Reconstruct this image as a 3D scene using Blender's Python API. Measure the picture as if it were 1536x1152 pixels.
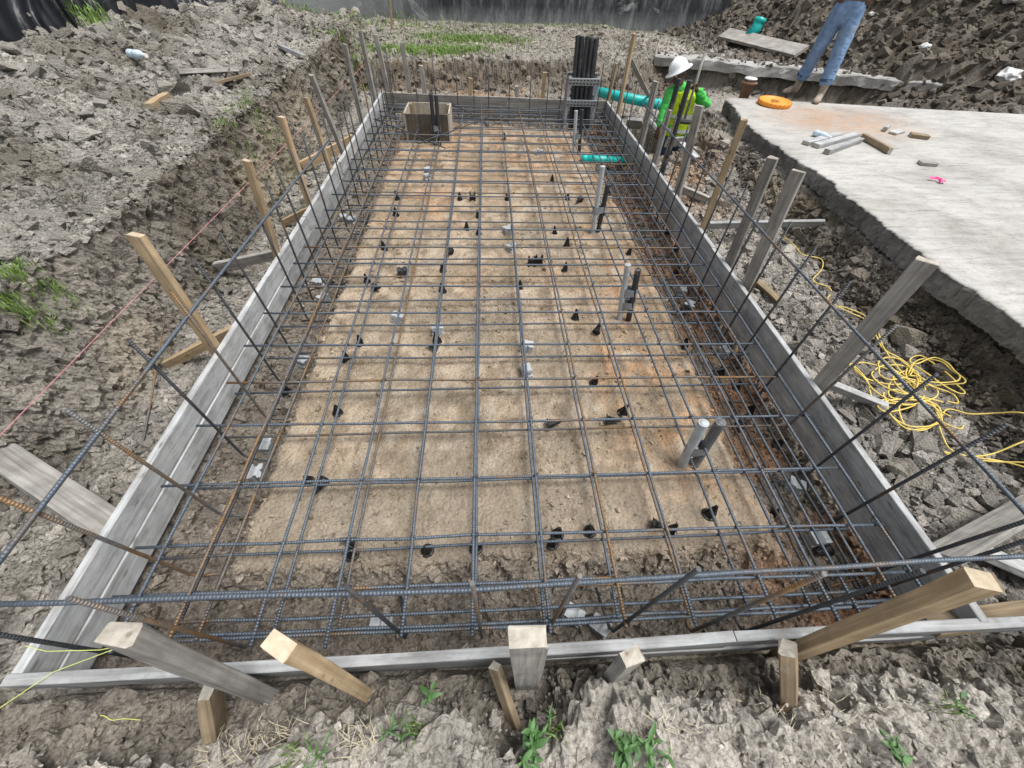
import bpy, bmesh, math, random
import numpy as np
from mathutils import Vector, Matrix, Quaternion

for o in list(bpy.data.objects):
    bpy.data.objects.remove(o, do_unlink=True)
scene = bpy.context.scene
COL = scene.collection
random.seed(7)
RNG = np.random.default_rng(7)

# ------------------------------------------------------------------ camera
# z = 0 is the top of the formwork, +y runs along the slab, camera eye at H
H = 1.8
FPX = 581.0
CX, CY = 768.0, 576.0
def _cv(u, v): return np.array([(u-CX)/FPX, (v-CY)/FPX, 1.0])
_F = _cv(725, -103); _F /= np.linalg.norm(_F)
_D = _cv(745, 1075); _D -= _F*_D.dot(_F); _D /= np.linalg.norm(_D)
_R = np.cross(_D, _F)
MW = np.stack([_R, _F, -_D])                      # camera (x right, y down, z fwd) -> world
cam_d = bpy.data.cameras.new('camera')
cam = bpy.data.objects.new('camera', cam_d)
COL.objects.link(cam)
cam_d.sensor_fit = 'HORIZONTAL'
cam_d.sensor_width = 36.0
cam_d.lens = 36.0*FPX/1536.0
cam_d.clip_start = 0.02
cam_d.clip_end = 500
B = MW @ np.diag([1, -1, -1])
cam.matrix_world = Matrix([[*B[0], 0], [*B[1], 0], [*B[2], H], [0, 0, 0, 1]])
scene.camera = cam

# ------------------------------------------------------------------ sky, sun, exposure
SUN_EL, SUN_AZ = 70.0, 105.0                      # azimuth the light comes from, from +y clockwise
world = bpy.data.worlds.new('World'); scene.world = world
world.use_nodes = True
nt = world.node_tree; nt.nodes.clear()
sky = nt.nodes.new('ShaderNodeTexSky'); sky.sky_type = 'NISHITA'; sky.sun_disc = False
sky.sun_elevation = math.radians(SUN_EL); sky.sun_rotation = math.radians(SUN_AZ)
sky.air_density = 1.0; sky.dust_density = 2.0; sky.ozone_density = 1.0
hs = nt.nodes.new('ShaderNodeHueSaturation'); hs.inputs['Saturation'].default_value = 0.22
bg = nt.nodes.new('ShaderNodeBackground'); bg.inputs['Strength'].default_value = 0.062
wo = nt.nodes.new('ShaderNodeOutputWorld')
nt.links.new(sky.outputs[0], hs.inputs['Color']); nt.links.new(hs.outputs[0], bg.inputs['Color'])
nt.links.new(bg.outputs[0], wo.inputs[0])
sl = bpy.data.lights.new('sun', 'SUN'); sl.energy = 1.5; sl.angle = math.radians(28); sl.color = (1.0, 0.985, 0.96)
so = bpy.data.objects.new('sun', sl); COL.objects.link(so)
_az, _el = math.radians(SUN_AZ), math.radians(SUN_EL)
_sd = Vector((math.sin(_az)*math.cos(_el), math.cos(_az)*math.cos(_el), math.sin(_el)))
so.rotation_euler = _sd.to_track_quat('Z', 'Y').to_euler(); so.location = (0, 0, 20)
scene.view_settings.view_transform = 'Standard'
scene.view_settings.look = 'None'
scene.view_settings.exposure = 1.52
scene.view_settings.gamma = 1.0
scene.view_settings.use_curve_mapping = False
scene.render.resolution_x, scene.render.resolution_y = 1024, 768

# ------------------------------------------------------------------ pixel -> place helpers
def ray(u, v): return MW @ _cv(u, v)
def P(u, v, z=0.0):
    d = ray(u, v); t = (z-H)/d[2]; return Vector((d[0]*t, d[1]*t, z))
def PX(u, v, x):
    d = ray(u, v); t = x/d[0]; return Vector((x, d[1]*t, H+d[2]*t))
def PY(u, v, y):
    d = ray(u, v); t = y/d[1]; return Vector((d[0]*t, y, H+d[2]*t))
def TOPZ(u, v, b):
    d = ray(u, v); t = (b[0]*d[0]+b[1]*d[1])/(d[0]**2+d[1]**2); return H+d[2]*t

# ------------------------------------------------------------------ numpy noise
def _hash(ix, iy, iz, s):
    h = (ix.astype(np.int64)*374761393 + iy.astype(np.int64)*668265263 + iz.astype(np.int64)*2147483647 + s*974711) & 0xFFFFFFFF
    h = ((h ^ (h >> 13)) * 1274126177) & 0xFFFFFFFF
    h = ((h ^ (h >> 16)) * 2246822519) & 0xFFFFFFFF
    h ^= (h >> 15)
    return (h & 0xFFFFFF) / float(0x1000000)
def vnoise(p, s=0):
    i = np.floor(p).astype(np.int64); f = p-i; f = f*f*f*(f*(f*6-15)+10)
    out = 0
    for dx in (0, 1):
        wx = f[:, 0] if dx else 1-f[:, 0]
        for dy in (0, 1):
            wy = f[:, 1] if dy else 1-f[:, 1]
            for dz in (0, 1):
                wz = f[:, 2] if dz else 1-f[:, 2]
                out = out + wx*wy*wz*_hash(i[:, 0]+dx, i[:, 1]+dy, i[:, 2]+dz, s)
    return out*2-1
def fbm(p, oct=4, s=0, gain=0.5):
    a, t, n = 1.0, 0, 0
    for k in range(oct):
        t = t + a*vnoise(p*(2.03**k)+k*17.3, s+k); n += a; a *= gain
    return t/n
def worley(p, s=0):
    i = np.floor(p).astype(np.int64)
    f1 = np.full(len(p), 9.0); f2 = np.full(len(p), 9.0); cid = np.zeros(len(p)); tl = np.zeros(len(p))
    for dx in (-1, 0, 1):
        for dy in (-1, 0, 1):
            for dz in (-1, 0, 1):
                a, b, c = i[:, 0]+dx, i[:, 1]+dy, i[:, 2]+dz
                h = _hash(a, b, c, s)
                q = np.stack([a+h, b+(h*57.31) % 1.0, c+(h*913.7) % 1.0], 1)
                d = np.sqrt(((q-p)**2).sum(1))
                n = d < f1
                f2 = np.where(n, f1, np.minimum(f2, d))
                cid = np.where(n, (h*7919.13) % 1.0, cid)
                tl = np.where(n, (q[:, 0]-p[:, 0])*((h*311.7) % 1.0-0.5)+(q[:, 1]-p[:, 1])*((h*771.3) % 1.0-0.5)+(q[:, 2]-p[:, 2])*((h*133.1) % 1.0-0.5), tl)
                f1 = np.where(n, d, f1)
    return f1, f2, cid, tl
def sstep(a, b, x):
    t = np.clip((x-a)/(b-a), 0, 1); return t*t*(3-2*t)

# ------------------------------------------------------------------ tags and mesh helpers
def tag(o, label=None, cat=None, group=None, kind=None):
    if label: o['label'] = label
    if cat: o['category'] = cat
    if group: o['group'] = group
    if kind: o['kind'] = kind
    return o
def empty(name, loc=(0, 0, 0)):
    o = bpy.data.objects.new(name, None); COL.objects.link(o); o.location = loc; o.empty_display_size = 0.1
    return o
class MB:
    def __init__(s): s.v = []; s.f = []
    def quad_box(s, c8):
        n = len(s.v); s.v += [tuple(p) for p in c8]
        for q in ((0, 3, 2, 1), (4, 5, 6, 7), (0, 1, 5, 4), (1, 2, 6, 5), (2, 3, 7, 6), (3, 0, 4, 7)):
            s.f.append(tuple(n+i for i in q))
    def box(s, x0, x1, y0, y1, z0, z1):
        s.quad_box([(x0, y0, z0), (x1, y0, z0), (x1, y1, z0), (x0, y1, z0), (x0, y0, z1), (x1, y0, z1), (x1, y1, z1), (x0, y1, z1)])
    def tube(s, path, r, n=8, cap=True, r1=None):
        path = [Vector(p) for p in path]
        m = len(path); base = len(s.v)
        t0 = (path[1]-path[0]).normalized()
        a = t0.orthogonal().normalized()
        for k, p in enumerate(path):
            t = (path[min(k+1, m-1)]-path[max(k-1, 0)]).normalized()
            a = (a - t*a.dot(t)).normalized(); b = t.cross(a)
            rr = r if r1 is None else r+(r1-r)*k/(m-1)
            for j in range(n):
                th = 2*math.pi*j/n
                s.v.append(tuple(p + (a*math.cos(th)+b*math.sin(th))*rr))
        for k in range(m-1):
            for j in range(n):
                j2 = (j+1) % n
                s.f.append((base+k*n+j, base+k*n+j2, base+(k+1)*n+j2, base+(k+1)*n+j))
        if cap:
            s.f.append(tuple(base+j for j in range(n))[::-1])
            s.f.append(tuple(base+(m-1)*n+j for j in range(n)))
    def lathe(s, prof, n=24, c=(0, 0, 0)):
        base = len(s.v)
        for (r, z) in prof:
            for j in range(n):
                th = 2*math.pi*j/n; s.v.append((c[0]+r*math.cos(th), c[1]+r*math.sin(th), c[2]+z))
        for k in range(len(prof)-1):
            for j in range(n):
                j2 = (j+1) % n
                s.f.append((base+k*n+j, base+k*n+j2, base+(k+1)*n+j2, base+(k+1)*n+j))
        s.f.append(tuple(base+j for j in range(n))[::-1]); s.f.append(tuple(base+(len(prof)-1)*n+j for j in range(n)))
    def mesh(s, name):
        me = bpy.data.meshes.new(name); me.from_pydata(s.v, [], s.f); me.update(); return me
    def build(s, name, mat, parent=None, smooth=False):
        return link(name, s.mesh(name), mat, parent, smooth)
def link(name, me, mat, parent=None, smooth=False):
    o = bpy.data.objects.new(name, me); COL.objects.link(o)
    if mat is not None and len(me.materials) == 0: me.materials.append(mat)
    if smooth: me.polygons.foreach_set('use_smooth', [True]*len(me.polygons))
    if parent is not None: o.parent = parent
    return o

def smooth_path(pts, k=6):
    pts = [Vector(p) for p in pts]; out = []
    for i in range(len(pts)-1):
        p0, p1, p2, p3 = pts[max(i-1, 0)], pts[i], pts[i+1], pts[min(i+2, len(pts)-1)]
        for j in range(k):
            t = j/k; out.append(0.5*((2*p1)+(p2-p0)*t+(2*p0-5*p1+4*p2-p3)*t*t+(3*p1-p0-3*p2+p3)*t**3))
    out.append(pts[-1]); return out

# ------------------------------------------------------------------ materials
def newmat(name):
    m = bpy.data.materials.new(name); m.use_nodes = True
    t = m.node_tree; b = t.nodes['Principled BSDF']
    return m, t, b
def N(t, typ, **kw):
    n = t.nodes.new(typ)
    for k, v in kw.items():
        if k in n.inputs.keys(): n.inputs[k].default_value = v
        else: setattr(n, k, v)
    return n
def ramp(t, fac, stops):
    r = t.nodes.new('ShaderNodeValToRGB')
    while len(r.color_ramp.elements) < len(stops): r.color_ramp.elements.new(0.5)
    for e, (p, c) in zip(r.color_ramp.elements, stops):
        e.position = p; e.color = (*c, 1) if len(c) == 3 else c
    t.links.new(fac, r.inputs['Fac']); return r
def mixc(t, fac, a, b, mode='MIX'):
    m = t.nodes.new('ShaderNodeMix'); m.data_type = 'RGBA'; m.blend_type = mode
    for s, val in ((m.inputs[0], fac), (m.inputs[6], a), (m.inputs[7], b)):
        if isinstance(val, (int, float)): s.default_value = val
        elif isinstance(val, tuple): s.default_value = (*val, 1)
        else: t.links.new(val, s)
    return m.outputs[2]
def coords(t, kind='Object', scale=(1, 1, 1)):
    tc = t.nodes.new('ShaderNodeTexCoord'); mp = t.nodes.new('ShaderNodeMapping'); mp.inputs['Scale'].default_value = scale
    t.links.new(tc.outputs[kind], mp.inputs['Vector']); return mp.outputs[0]
def bump(t, b, h, strength=0.5, dist=0.01):
    n = t.nodes.new('ShaderNodeBump'); n.inputs['Strength'].default_value = strength; n.inputs['Distance'].default_value = dist
    t.links.new(h, n.inputs['Height']); t.links.new(n.outputs[0], b.inputs['Normal'])

def mat_soil(name, fine=1.0):
    m, t, b = newmat(name)
    at = N(t, 'ShaderNodeAttribute', attribute_name='soil')
    v = coords(t)
    n1 = N(t, 'ShaderNodeTexNoise', Scale=9.0, Detail=6.0, Roughness=0.65); t.links.new(v, n1.inputs['Vector'])
    n2 = N(t, 'ShaderNodeTexNoise', Scale=70.0*fine, Detail=5.0, Roughness=0.7); t.links.new(v, n2.inputs['Vector'])
    r1 = ramp(t, n1.outputs[0], [(0.25, (0.72, 0.70, 0.68)), (0.5, (1, 1, 1)), (0.75, (1.22, 1.2, 1.16))])
    r2 = ramp(t, n2.outputs[0], [(0.30, (0.45, 0.43, 0.40)), (0.48, (1, 1, 1)), (0.70, (1.4, 1.4, 1.4))])
    c = mixc(t, 0.8, at.outputs['Color'], r1.outputs[0], 'MULTIPLY')
    c = mixc(t, at.outputs['Alpha'], c, r2.outputs[0], 'MULTIPLY')
    t.links.new(c, b.inputs['Base Color'])
    b.inputs['Roughness'].default_value = 0.95
    b.inputs['Specular IOR Level'].default_value = 0.15
    n3 = N(t, 'ShaderNodeTexNoise', Scale=120.0*fine, Detail=5.0, Roughness=0.7); t.links.new(v, n3.inputs['Vector'])
    vo = N(t, 'ShaderNodeTexVoronoi', Scale=45.0*fine); vo.feature = 'F1'; t.links.new(v, vo.inputs['Vector'])
    ad = N(t, 'ShaderNodeMath', operation='SUBTRACT'); t.links.new(n3.outputs[0], ad.inputs[0]); t.links.new(vo.outputs['Distance'], ad.inputs[1])
    bump(t, b, ad.outputs[0], 0.9, 0.018)
    return m

def mat_wood(name, light, dark, knot=None, weather=0.5, scale=1.0, stain=None):
    m, t, b = newmat(name)
    oi = t.nodes.new('ShaderNodeObjectInfo')
    tc = t.nodes.new('ShaderNodeTexCoord')
    add = N(t, 'ShaderNodeVectorMath', operation='ADD'); t.links.new(tc.outputs['Object'], add.inputs[0])
    mul = N(t, 'ShaderNodeMath', operation='MULTIPLY'); mul.inputs[1].default_value = 37.0; t.links.new(oi.outputs['Random'], mul.inputs[0])
    t.links.new(mul.outputs[0], add.inputs[1])
    mp = N(t, 'ShaderNodeMapping'); mp.inputs['Scale'].default_value = (60*scale, 60*scale, 2.2*scale); t.links.new(add.outputs[0], mp.inputs['Vector'])
    g = N(t, 'ShaderNodeTexNoise', Scale=1.0, Detail=6.0, Roughness=0.6, Distortion=0.4); t.links.new(mp.outputs[0], g.inputs['Vector'])
    r = ramp(t, g.outputs[0], [(0.3, dark), (0.52, tuple((a+c)/2 for a, c in zip(light, dark))), (0.7, light)])
    big = N(t, 'ShaderNodeTexNoise', Scale=7.0, Detail=5.0, Roughness=0.6); t.links.new(add.outputs[0], big.inputs['Vector'])
    r2 = ramp(t, big.outputs[0], [(0.3, (0.62, 0.62, 0.63)), (0.6, (1.1, 1.1, 1.1))])
    c = mixc(t, weather, r.outputs[0], r2.outputs[0], 'MULTIPLY')
    if stain:
        mp2 = N(t, 'ShaderNodeMapping'); mp2.inputs['Scale'].default_value = (22, 22, 4.5); t.links.new(add.outputs[0], mp2.inputs['Vector'])
        st = N(t, 'ShaderNodeTexNoise', Scale=1.0, Detail=8.0, Roughness=0.72); t.links.new(mp2.outputs[0], st.inputs['Vector'])
        r3 = ramp(t, st.outputs[0], [(0.46, (0, 0, 0)), (0.72, (0.85, 0.85, 0.85))])
        c = mixc(t, r3.outputs[0], c, stain)
    md = N(t, 'ShaderNodeTexNoise', Scale=11.0, Detail=8.0, Roughness=0.75); t.links.new(add.outputs[0], md.inputs['Vector'])
    rm_ = ramp(t, md.outputs[0], [(0.56, (0, 0, 0)), (0.70, (0.75, 0.75, 0.75))])
    c = mixc(t, rm_.outputs[0], c, (0.25, 0.23, 0.20))
    kn = N(t, 'ShaderNodeTexVoronoi', Scale=1.0); mk = N(t, 'ShaderNodeMapping'); mk.inputs['Scale'].default_value = (14, 14, 5.0); t.links.new(add.outputs[0], mk.inputs['Vector']); t.links.new(mk.outputs[0], kn.inputs['Vector'])
    rk = ramp(t, kn.outputs['Distance'], [(0.06, (0.45, 0.40, 0.36)), (0.14, (1, 1, 1))])
    c = mixc(t, 0.8, c, rk.outputs[0], 'MULTIPLY')
    rv = N(t, 'ShaderNodeMapRange'); rv.inputs['To Min'].default_value = 0.8; rv.inputs['To Max'].default_value = 1.15
    t.links.new(oi.outputs['Random'], rv.inputs['Value'])
    hv = N(t, 'ShaderNodeHueSaturation'); t.links.new(c, hv.inputs['Color']); t.links.new(rv.outputs[0], hv.inputs['Value'])
    t.links.new(hv.outputs[0], b.inputs['Base Color'])
    b.inputs['Roughness'].default_value = 0.85; b.inputs['Specular IOR Level'].default_value = 0.2
    bump(t, b, g.outputs[0], 0.35, 0.004)
    return m

def mat_rebar(name, base, rust_lo, rust_hi, metallic=0.35, rust=(0.20, 0.12, 0.05)):
    m, t, b = newmat(name)
    oi = t.nodes.new('ShaderNodeObjectInfo')
    tc = t.nodes.new('ShaderNodeTexCoord')
    add = N(t, 'ShaderNodeVectorMath', operation='ADD'); t.links.new(tc.outputs['Object'], add.inputs[0])
    mul = N(t, 'ShaderNodeMath', operation='MULTIPLY'); mul.inputs[1].default_value = 91.0; t.links.new(oi.outputs['Random'], mul.inputs[0])
    t.links.new(mul.outputs[0], add.inputs[1])
    n1 = N(t, 'ShaderNodeTexNoise', Scale=2.6, Detail=5.0, Roughness=0.65); t.links.new(add.outputs[0], n1.inputs['Vector'])
    n2 = N(t, 'ShaderNodeTexNoise', Scale=60.0, Detail=3.0); t.links.new(add.outputs[0], n2.inputs['Vector'])
    rr = ramp(t, n1.outputs[0], [(rust_lo, (0, 0, 0)), (rust_hi, (1, 1, 1))])
    r2 = ramp(t, n2.outputs[0], [(0.3, (0.6, 0.6, 0.6)), (0.7, (1.2, 1.2, 1.2))])
    c = mixc(t, rr.outputs[0], base, rust)
    c = mixc(t, 0.8, c, r2.outputs[0], 'MULTIPLY')
    t.links.new(c, b.inputs['Base Color'])
    b.inputs['Metallic'].default_value = metallic; b.inputs['Roughness'].default_value = 0.48
    at = N(t, 'ShaderNodeAttribute', attribute_name='along')
    ms = N(t, 'ShaderNodeMath', operation='MULTIPLY'); ms.inputs[1].default_value = 2*math.pi/0.0125; t.links.new(at.outputs['Fac'], ms.inputs[0])
    sn = N(t, 'ShaderNodeMath', operation='SINE'); t.links.new(ms.outputs[0], sn.inputs[0])
    bump(t, b, sn.outputs[0], 0.55, 0.0016)
    return m

def mat_plain(name, col, rough=0.6, var=0.15, nscale=20.0, metallic=0.0, bumpd=0.0, spec=0.4, dirt=None, dirt_amt=0.0):
    m, t, b = newmat(name)
    v = coords(t)
    n1 = N(t, 'ShaderNodeTexNoise', Scale=nscale, Detail=6.0, Roughness=0.62); t.links.new(v, n1.inputs['Vector'])
    r = ramp(t, n1.outputs[0], [(0.3, tuple(x*(1-var) for x in col)), (0.7, tuple(min(1, x*(1+var)) for x in col))])
    c = r.outputs[0]
    if dirt:
        n2 = N(t, 'ShaderNodeTexNoise', Scale=nscale*0.45, Detail=7.0, Roughness=0.7); t.links.new(v, n2.inputs['Vector'])
        r2 = ramp(t, n2.outputs[0], [(0.62-dirt_amt*0.4, (0, 0, 0)), (0.75-dirt_amt*0.3, (1, 1, 1))])
        c = mixc(t, r2.outputs[0], c, dirt)
    t.links.new(c, b.inputs['Base Color'])
    b.inputs['Roughness'].default_value = rough; b.inputs['Metallic'].default_value = metallic; b.inputs['Specular IOR Level'].default_value = spec
    if bumpd: bump(t, b, n1.outputs[0], 0.6, bumpd)
    return m

def mat_concrete(name, col, stain, rust=False):
    m, t, b = newmat(name)
    v = coords(t)
    a = N(t, 'ShaderNodeTexNoise', Scale=1.3, Detail=8.0, Roughness=0.68, Distortion=0.6); t.links.new(v, a.inputs['Vector'])
    sv = coords(t, 'Object', (1.2, 6.0, 4.0))
    s = N(t, 'ShaderNodeTexNoise', Scale=2.0, Detail=7.0, Roughness=0.65); t.links.new(sv, s.inputs['Vector'])
    f = N(t, 'ShaderNodeTexNoise', Scale=90.0, Detail=4.0, Roughness=0.7); t.links.new(v, f.inputs['Vector'])
    r1 = ramp(t, a.outputs[0], [(0.32, stain), (0.5, col), (0.72, tuple(min(1, x*1.18) for x in col))])
    r2 = ramp(t, s.outputs[0], [(0.3, (0.72, 0.72, 0.73)), (0.55, (1, 1, 1))])
    r3 = ramp(t, f.outputs[0], [(0.3, (0.8, 0.8, 0.8)), (0.6, (1.05, 1.05, 1.05))])
    c = mixc(t, 0.8, r1.outputs[0], r2.outputs[0], 'MULTIPLY'); c = mixc(t, 0.8, c, r3.outputs[0], 'MULTIPLY')
    scv = coords(t, 'Object', (0.9, 7.0, 4.0))
    sc_ = N(t, 'ShaderNodeTexNoise', Scale=5.0, Detail=9.0, Roughness=0.75, Distortion=1.2); t.links.new(scv, sc_.inputs['Vector'])
    rs = ramp(t, sc_.outputs[0], [(0.36, (0.55, 0.53, 0.50)), (0.47, (1, 1, 1)), (0.58, (1, 1, 1)), (0.70, (1.28, 1.28, 1.27))])
    c = mixc(t, 0.85, c, rs.outputs[0], 'MULTIPLY')
    sp_ = N(t, 'ShaderNodeTexNoise', Scale=28.0, Detail=6.0, Roughness=0.8); t.links.new(v, sp_.inputs['Vector'])
    rp = ramp(t, sp_.outputs[0], [(0.34, (0.55, 0.53, 0.5)), (0.42, (1, 1, 1))])
    c = mixc(t, 0.8, c, rp.outputs[0], 'MULTIPLY')
    if rust:
        # clay tracked onto the slab between the man and the loose lumber
        sep = N(t, 'ShaderNodeSeparateXYZ'); tc = t.nodes.new('ShaderNodeTexCoord'); t.links.new(tc.outputs['Object'], sep.inputs[0])
        def gauss(sock, c0, w):
            x = N(t, 'ShaderNodeMath', operation='SUBTRACT'); x.inputs[1].default_value = c0; t.links.new(sock, x.inputs[0])
            x2 = N(t, 'ShaderNodeMath', operation='MULTIPLY'); t.links.new(x.outputs[0], x2.inputs[0]); t.links.new(x.outputs[0], x2.inputs[1])
            x3 = N(t, 'ShaderNodeMath', operation='MULTIPLY'); x3.inputs[1].default_value = -1.0/(w*w); t.links.new(x2.outputs[0], x3.inputs[0])
            e = N(t, 'ShaderNodeMath', operation='EXPONENT'); t.links.new(x3.outputs[0], e.inputs[0]); return e.outputs[0]
        gx, gy = gauss(sep.outputs[0], 5.0, 1.0), gauss(sep.outputs[1], 6.2, 0.75)
        mm = N(t, 'ShaderNodeMath', operation='MULTIPLY'); t.links.new(gx, mm.inputs[0]); t.links.new(gy, mm.inputs[1])
        m2 = N(t, 'ShaderNodeMath', operation='MULTIPLY'); t.links.new(mm.outputs[0], m2.inputs[0]); t.links.new(s.outputs[0], m2.inputs[1])
        rs2 = ramp(t, sc_.outputs[0], [(0.38, (0, 0, 0)), (0.62, (1, 1, 1))])
        m4 = N(t, 'ShaderNodeMath', operation='MULTIPLY'); t.links.new(m2.outputs[0], m4.inputs[0]); t.links.new(rs2.outputs[0], m4.inputs[1])
        rr = ramp(t, m4.outputs[0], [(0.04, (0, 0, 0)), (0.30, (0.85, 0.85, 0.85))])
        c = mixc(t, rr.outputs[0], c, (0.36, 0.22, 0.13))
    t.links.new(c, b.inputs['Base Color']); b.inputs['Roughness'].default_value = 0.9; b.inputs['Specular IOR Level'].default_value = 0.2
    bump(t, b, f.outputs[0], 0.4, 0.004)
    return m

M = {}
M['soil'] = mat_soil('soil')
M['clod'] = mat_soil('clod_soil', 1.3)
M['wood_grey'] = mat_wood('weathered_grey_wood', (0.40, 0.385, 0.355), (0.19, 0.175, 0.155), weather=0.8)
M['wood_form'] = mat_wood('cement_stained_form_wood', (0.43, 0.435, 0.43), (0.25, 0.25, 0.245), weather=0.8, stain=(0.52, 0.54, 0.55))
M['wood_tan'] = mat_wood('fresh_tan_wood', (0.52, 0.40, 0.255), (0.31, 0.22, 0.125), weather=0.7)
M['wood_brown'] = mat_wood('brown_aged_wood', (0.33, 0.26, 0.17), (0.17, 0.125, 0.08), weather=0.7)
M['wood_end'] = mat_wood('cut_end_wood', (0.53, 0.45, 0.335), (0.36, 0.285, 0.195), weather=0.75, scale=0.7)
M['wood_end_grey'] = mat_wood('weathered_end_wood', (0.47, 0.435, 0.375), (0.30, 0.27, 0.225), weather=0.8, scale=0.7)
M['plywood'] = mat_wood('plywood', (0.50, 0.45, 0.37), (0.30, 0.27, 0.22), weather=0.7, scale=0.5)
M['plywood_dark'] = mat_wood('dark_film_plywood', (0.16, 0.135, 0.11), (0.07, 0.06, 0.05), weather=0.7, scale=0.5)
M['rebar'] = mat_rebar('rebar_steel', (0.10, 0.122, 0.15), 0.55, 0.70)
M['rebar_dark'] = mat_rebar('rebar_dark_shaded_steel', (0.05, 0.054, 0.06), 0.56, 0.66, 0.3, (0.13, 0.075, 0.035))  # darker copy of the bar steel: upright dowels' weaker light put into colour
M['rebar_rust'] = mat_rebar('rebar_rusty_steel', (0.12, 0.12, 0.12), 0.43, 0.62, 0.25, (0.21, 0.12, 0.05))
M['black'] = mat_plain('black_plastic', (0.012, 0.012, 0.013), 0.5, 0.2, 30)
M['dobie'] = mat_plain('concrete_block', (0.37, 0.39, 0.40), 0.9, 0.18, 60, bumpd=0.003, spec=0.2)
M['pvc_grey'] = mat_plain('grey_pvc', (0.40, 0.43, 0.45), 0.5, 0.12, 12, dirt=(0.25, 0.22, 0.18), dirt_amt=0.15)
M['pvc_dark'] = mat_plain('dark_conduit', (0.035, 0.037, 0.042), 0.4, 0.2, 12, dirt=(0.16, 0.15, 0.14), dirt_amt=0.1)
M['pvc_mid'] = mat_plain('tape_smeared_conduit', (0.12, 0.125, 0.13), 0.5, 0.4, 30, dirt=(0.3, 0.3, 0.3), dirt_amt=0.3)
M['tape'] = mat_plain('grey_tape', (0.22, 0.23, 0.24), 0.45, 0.2, 30, bumpd=0.004)
M['teal'] = mat_plain('teal_pipe_plastic', (0.01, 0.42, 0.38), 0.4, 0.15, 8, dirt=(0.2, 0.2, 0.16), dirt_amt=0.08)
M['galv'] = mat_plain('galvanised_steel', (0.42, 0.44, 0.46), 0.45, 0.15, 40, metallic=0.5)
M['hole'] = mat_plain('slot_dark_inside', (0.03, 0.03, 0.03), 0.8)
M['slab'] = mat_concrete('slab_concrete', (0.42, 0.408, 0.385), (0.30, 0.285, 0.26), rust=True)
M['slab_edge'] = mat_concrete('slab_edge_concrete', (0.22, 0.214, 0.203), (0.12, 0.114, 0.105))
M['curb'] = mat_concrete('old_curb_concrete', (0.37, 0.36, 0.345), (0.22, 0.205, 0.18))
M['orange'] = mat_plain('orange_plastic', (0.78, 0.30, 0.035), 0.45, 0.12, 10, dirt=(0.55, 0.27, 0.09), dirt_amt=0.12)
M['rust'] = mat_plain('rusty_iron', (0.20, 0.11, 0.065), 0.85, 0.4, 25, bumpd=0.004)
M['white'] = mat_plain('white_plastic', (0.75, 0.75, 0.72), 0.4, 0.06, 10)
M['paper'] = mat_plain('crumpled_white_paper', (0.55, 0.55, 0.54), 0.6, 0.25, 14, bumpd=0.02, dirt=(0.25, 0.23, 0.2), dirt_amt=0.25)
M['bottle'] = mat_plain('pale_blue_plastic', (0.55, 0.66, 0.76), 0.15, 0.15, 30, spec=0.6)
M['pink'] = mat_plain('pink_ribbon', (0.85, 0.05, 0.25), 0.6, 0.2, 30)
M['string_pink'] = mat_plain('pink_string', (0.55, 0.22, 0.24), 0.7, 0.2, 200)
M['string_green'] = mat_plain('yellow_green_string', (0.55, 0.62, 0.16), 0.7, 0.2, 200)
M['cord'] = mat_plain('yellow_cord', (0.68, 0.52, 0.13), 0.5, 0.15, 20, dirt=(0.35, 0.28, 0.14), dirt_amt=0.1)
M['tarp'] = mat_plain('black_tarp', (0.008, 0.009, 0.012), 0.45, 0.4, 3, bumpd=0.02)
M['wire'] = mat_plain('tie_wire', (0.06, 0.05, 0.045), 0.5, 0.3, 100, metallic=0.5)

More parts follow.
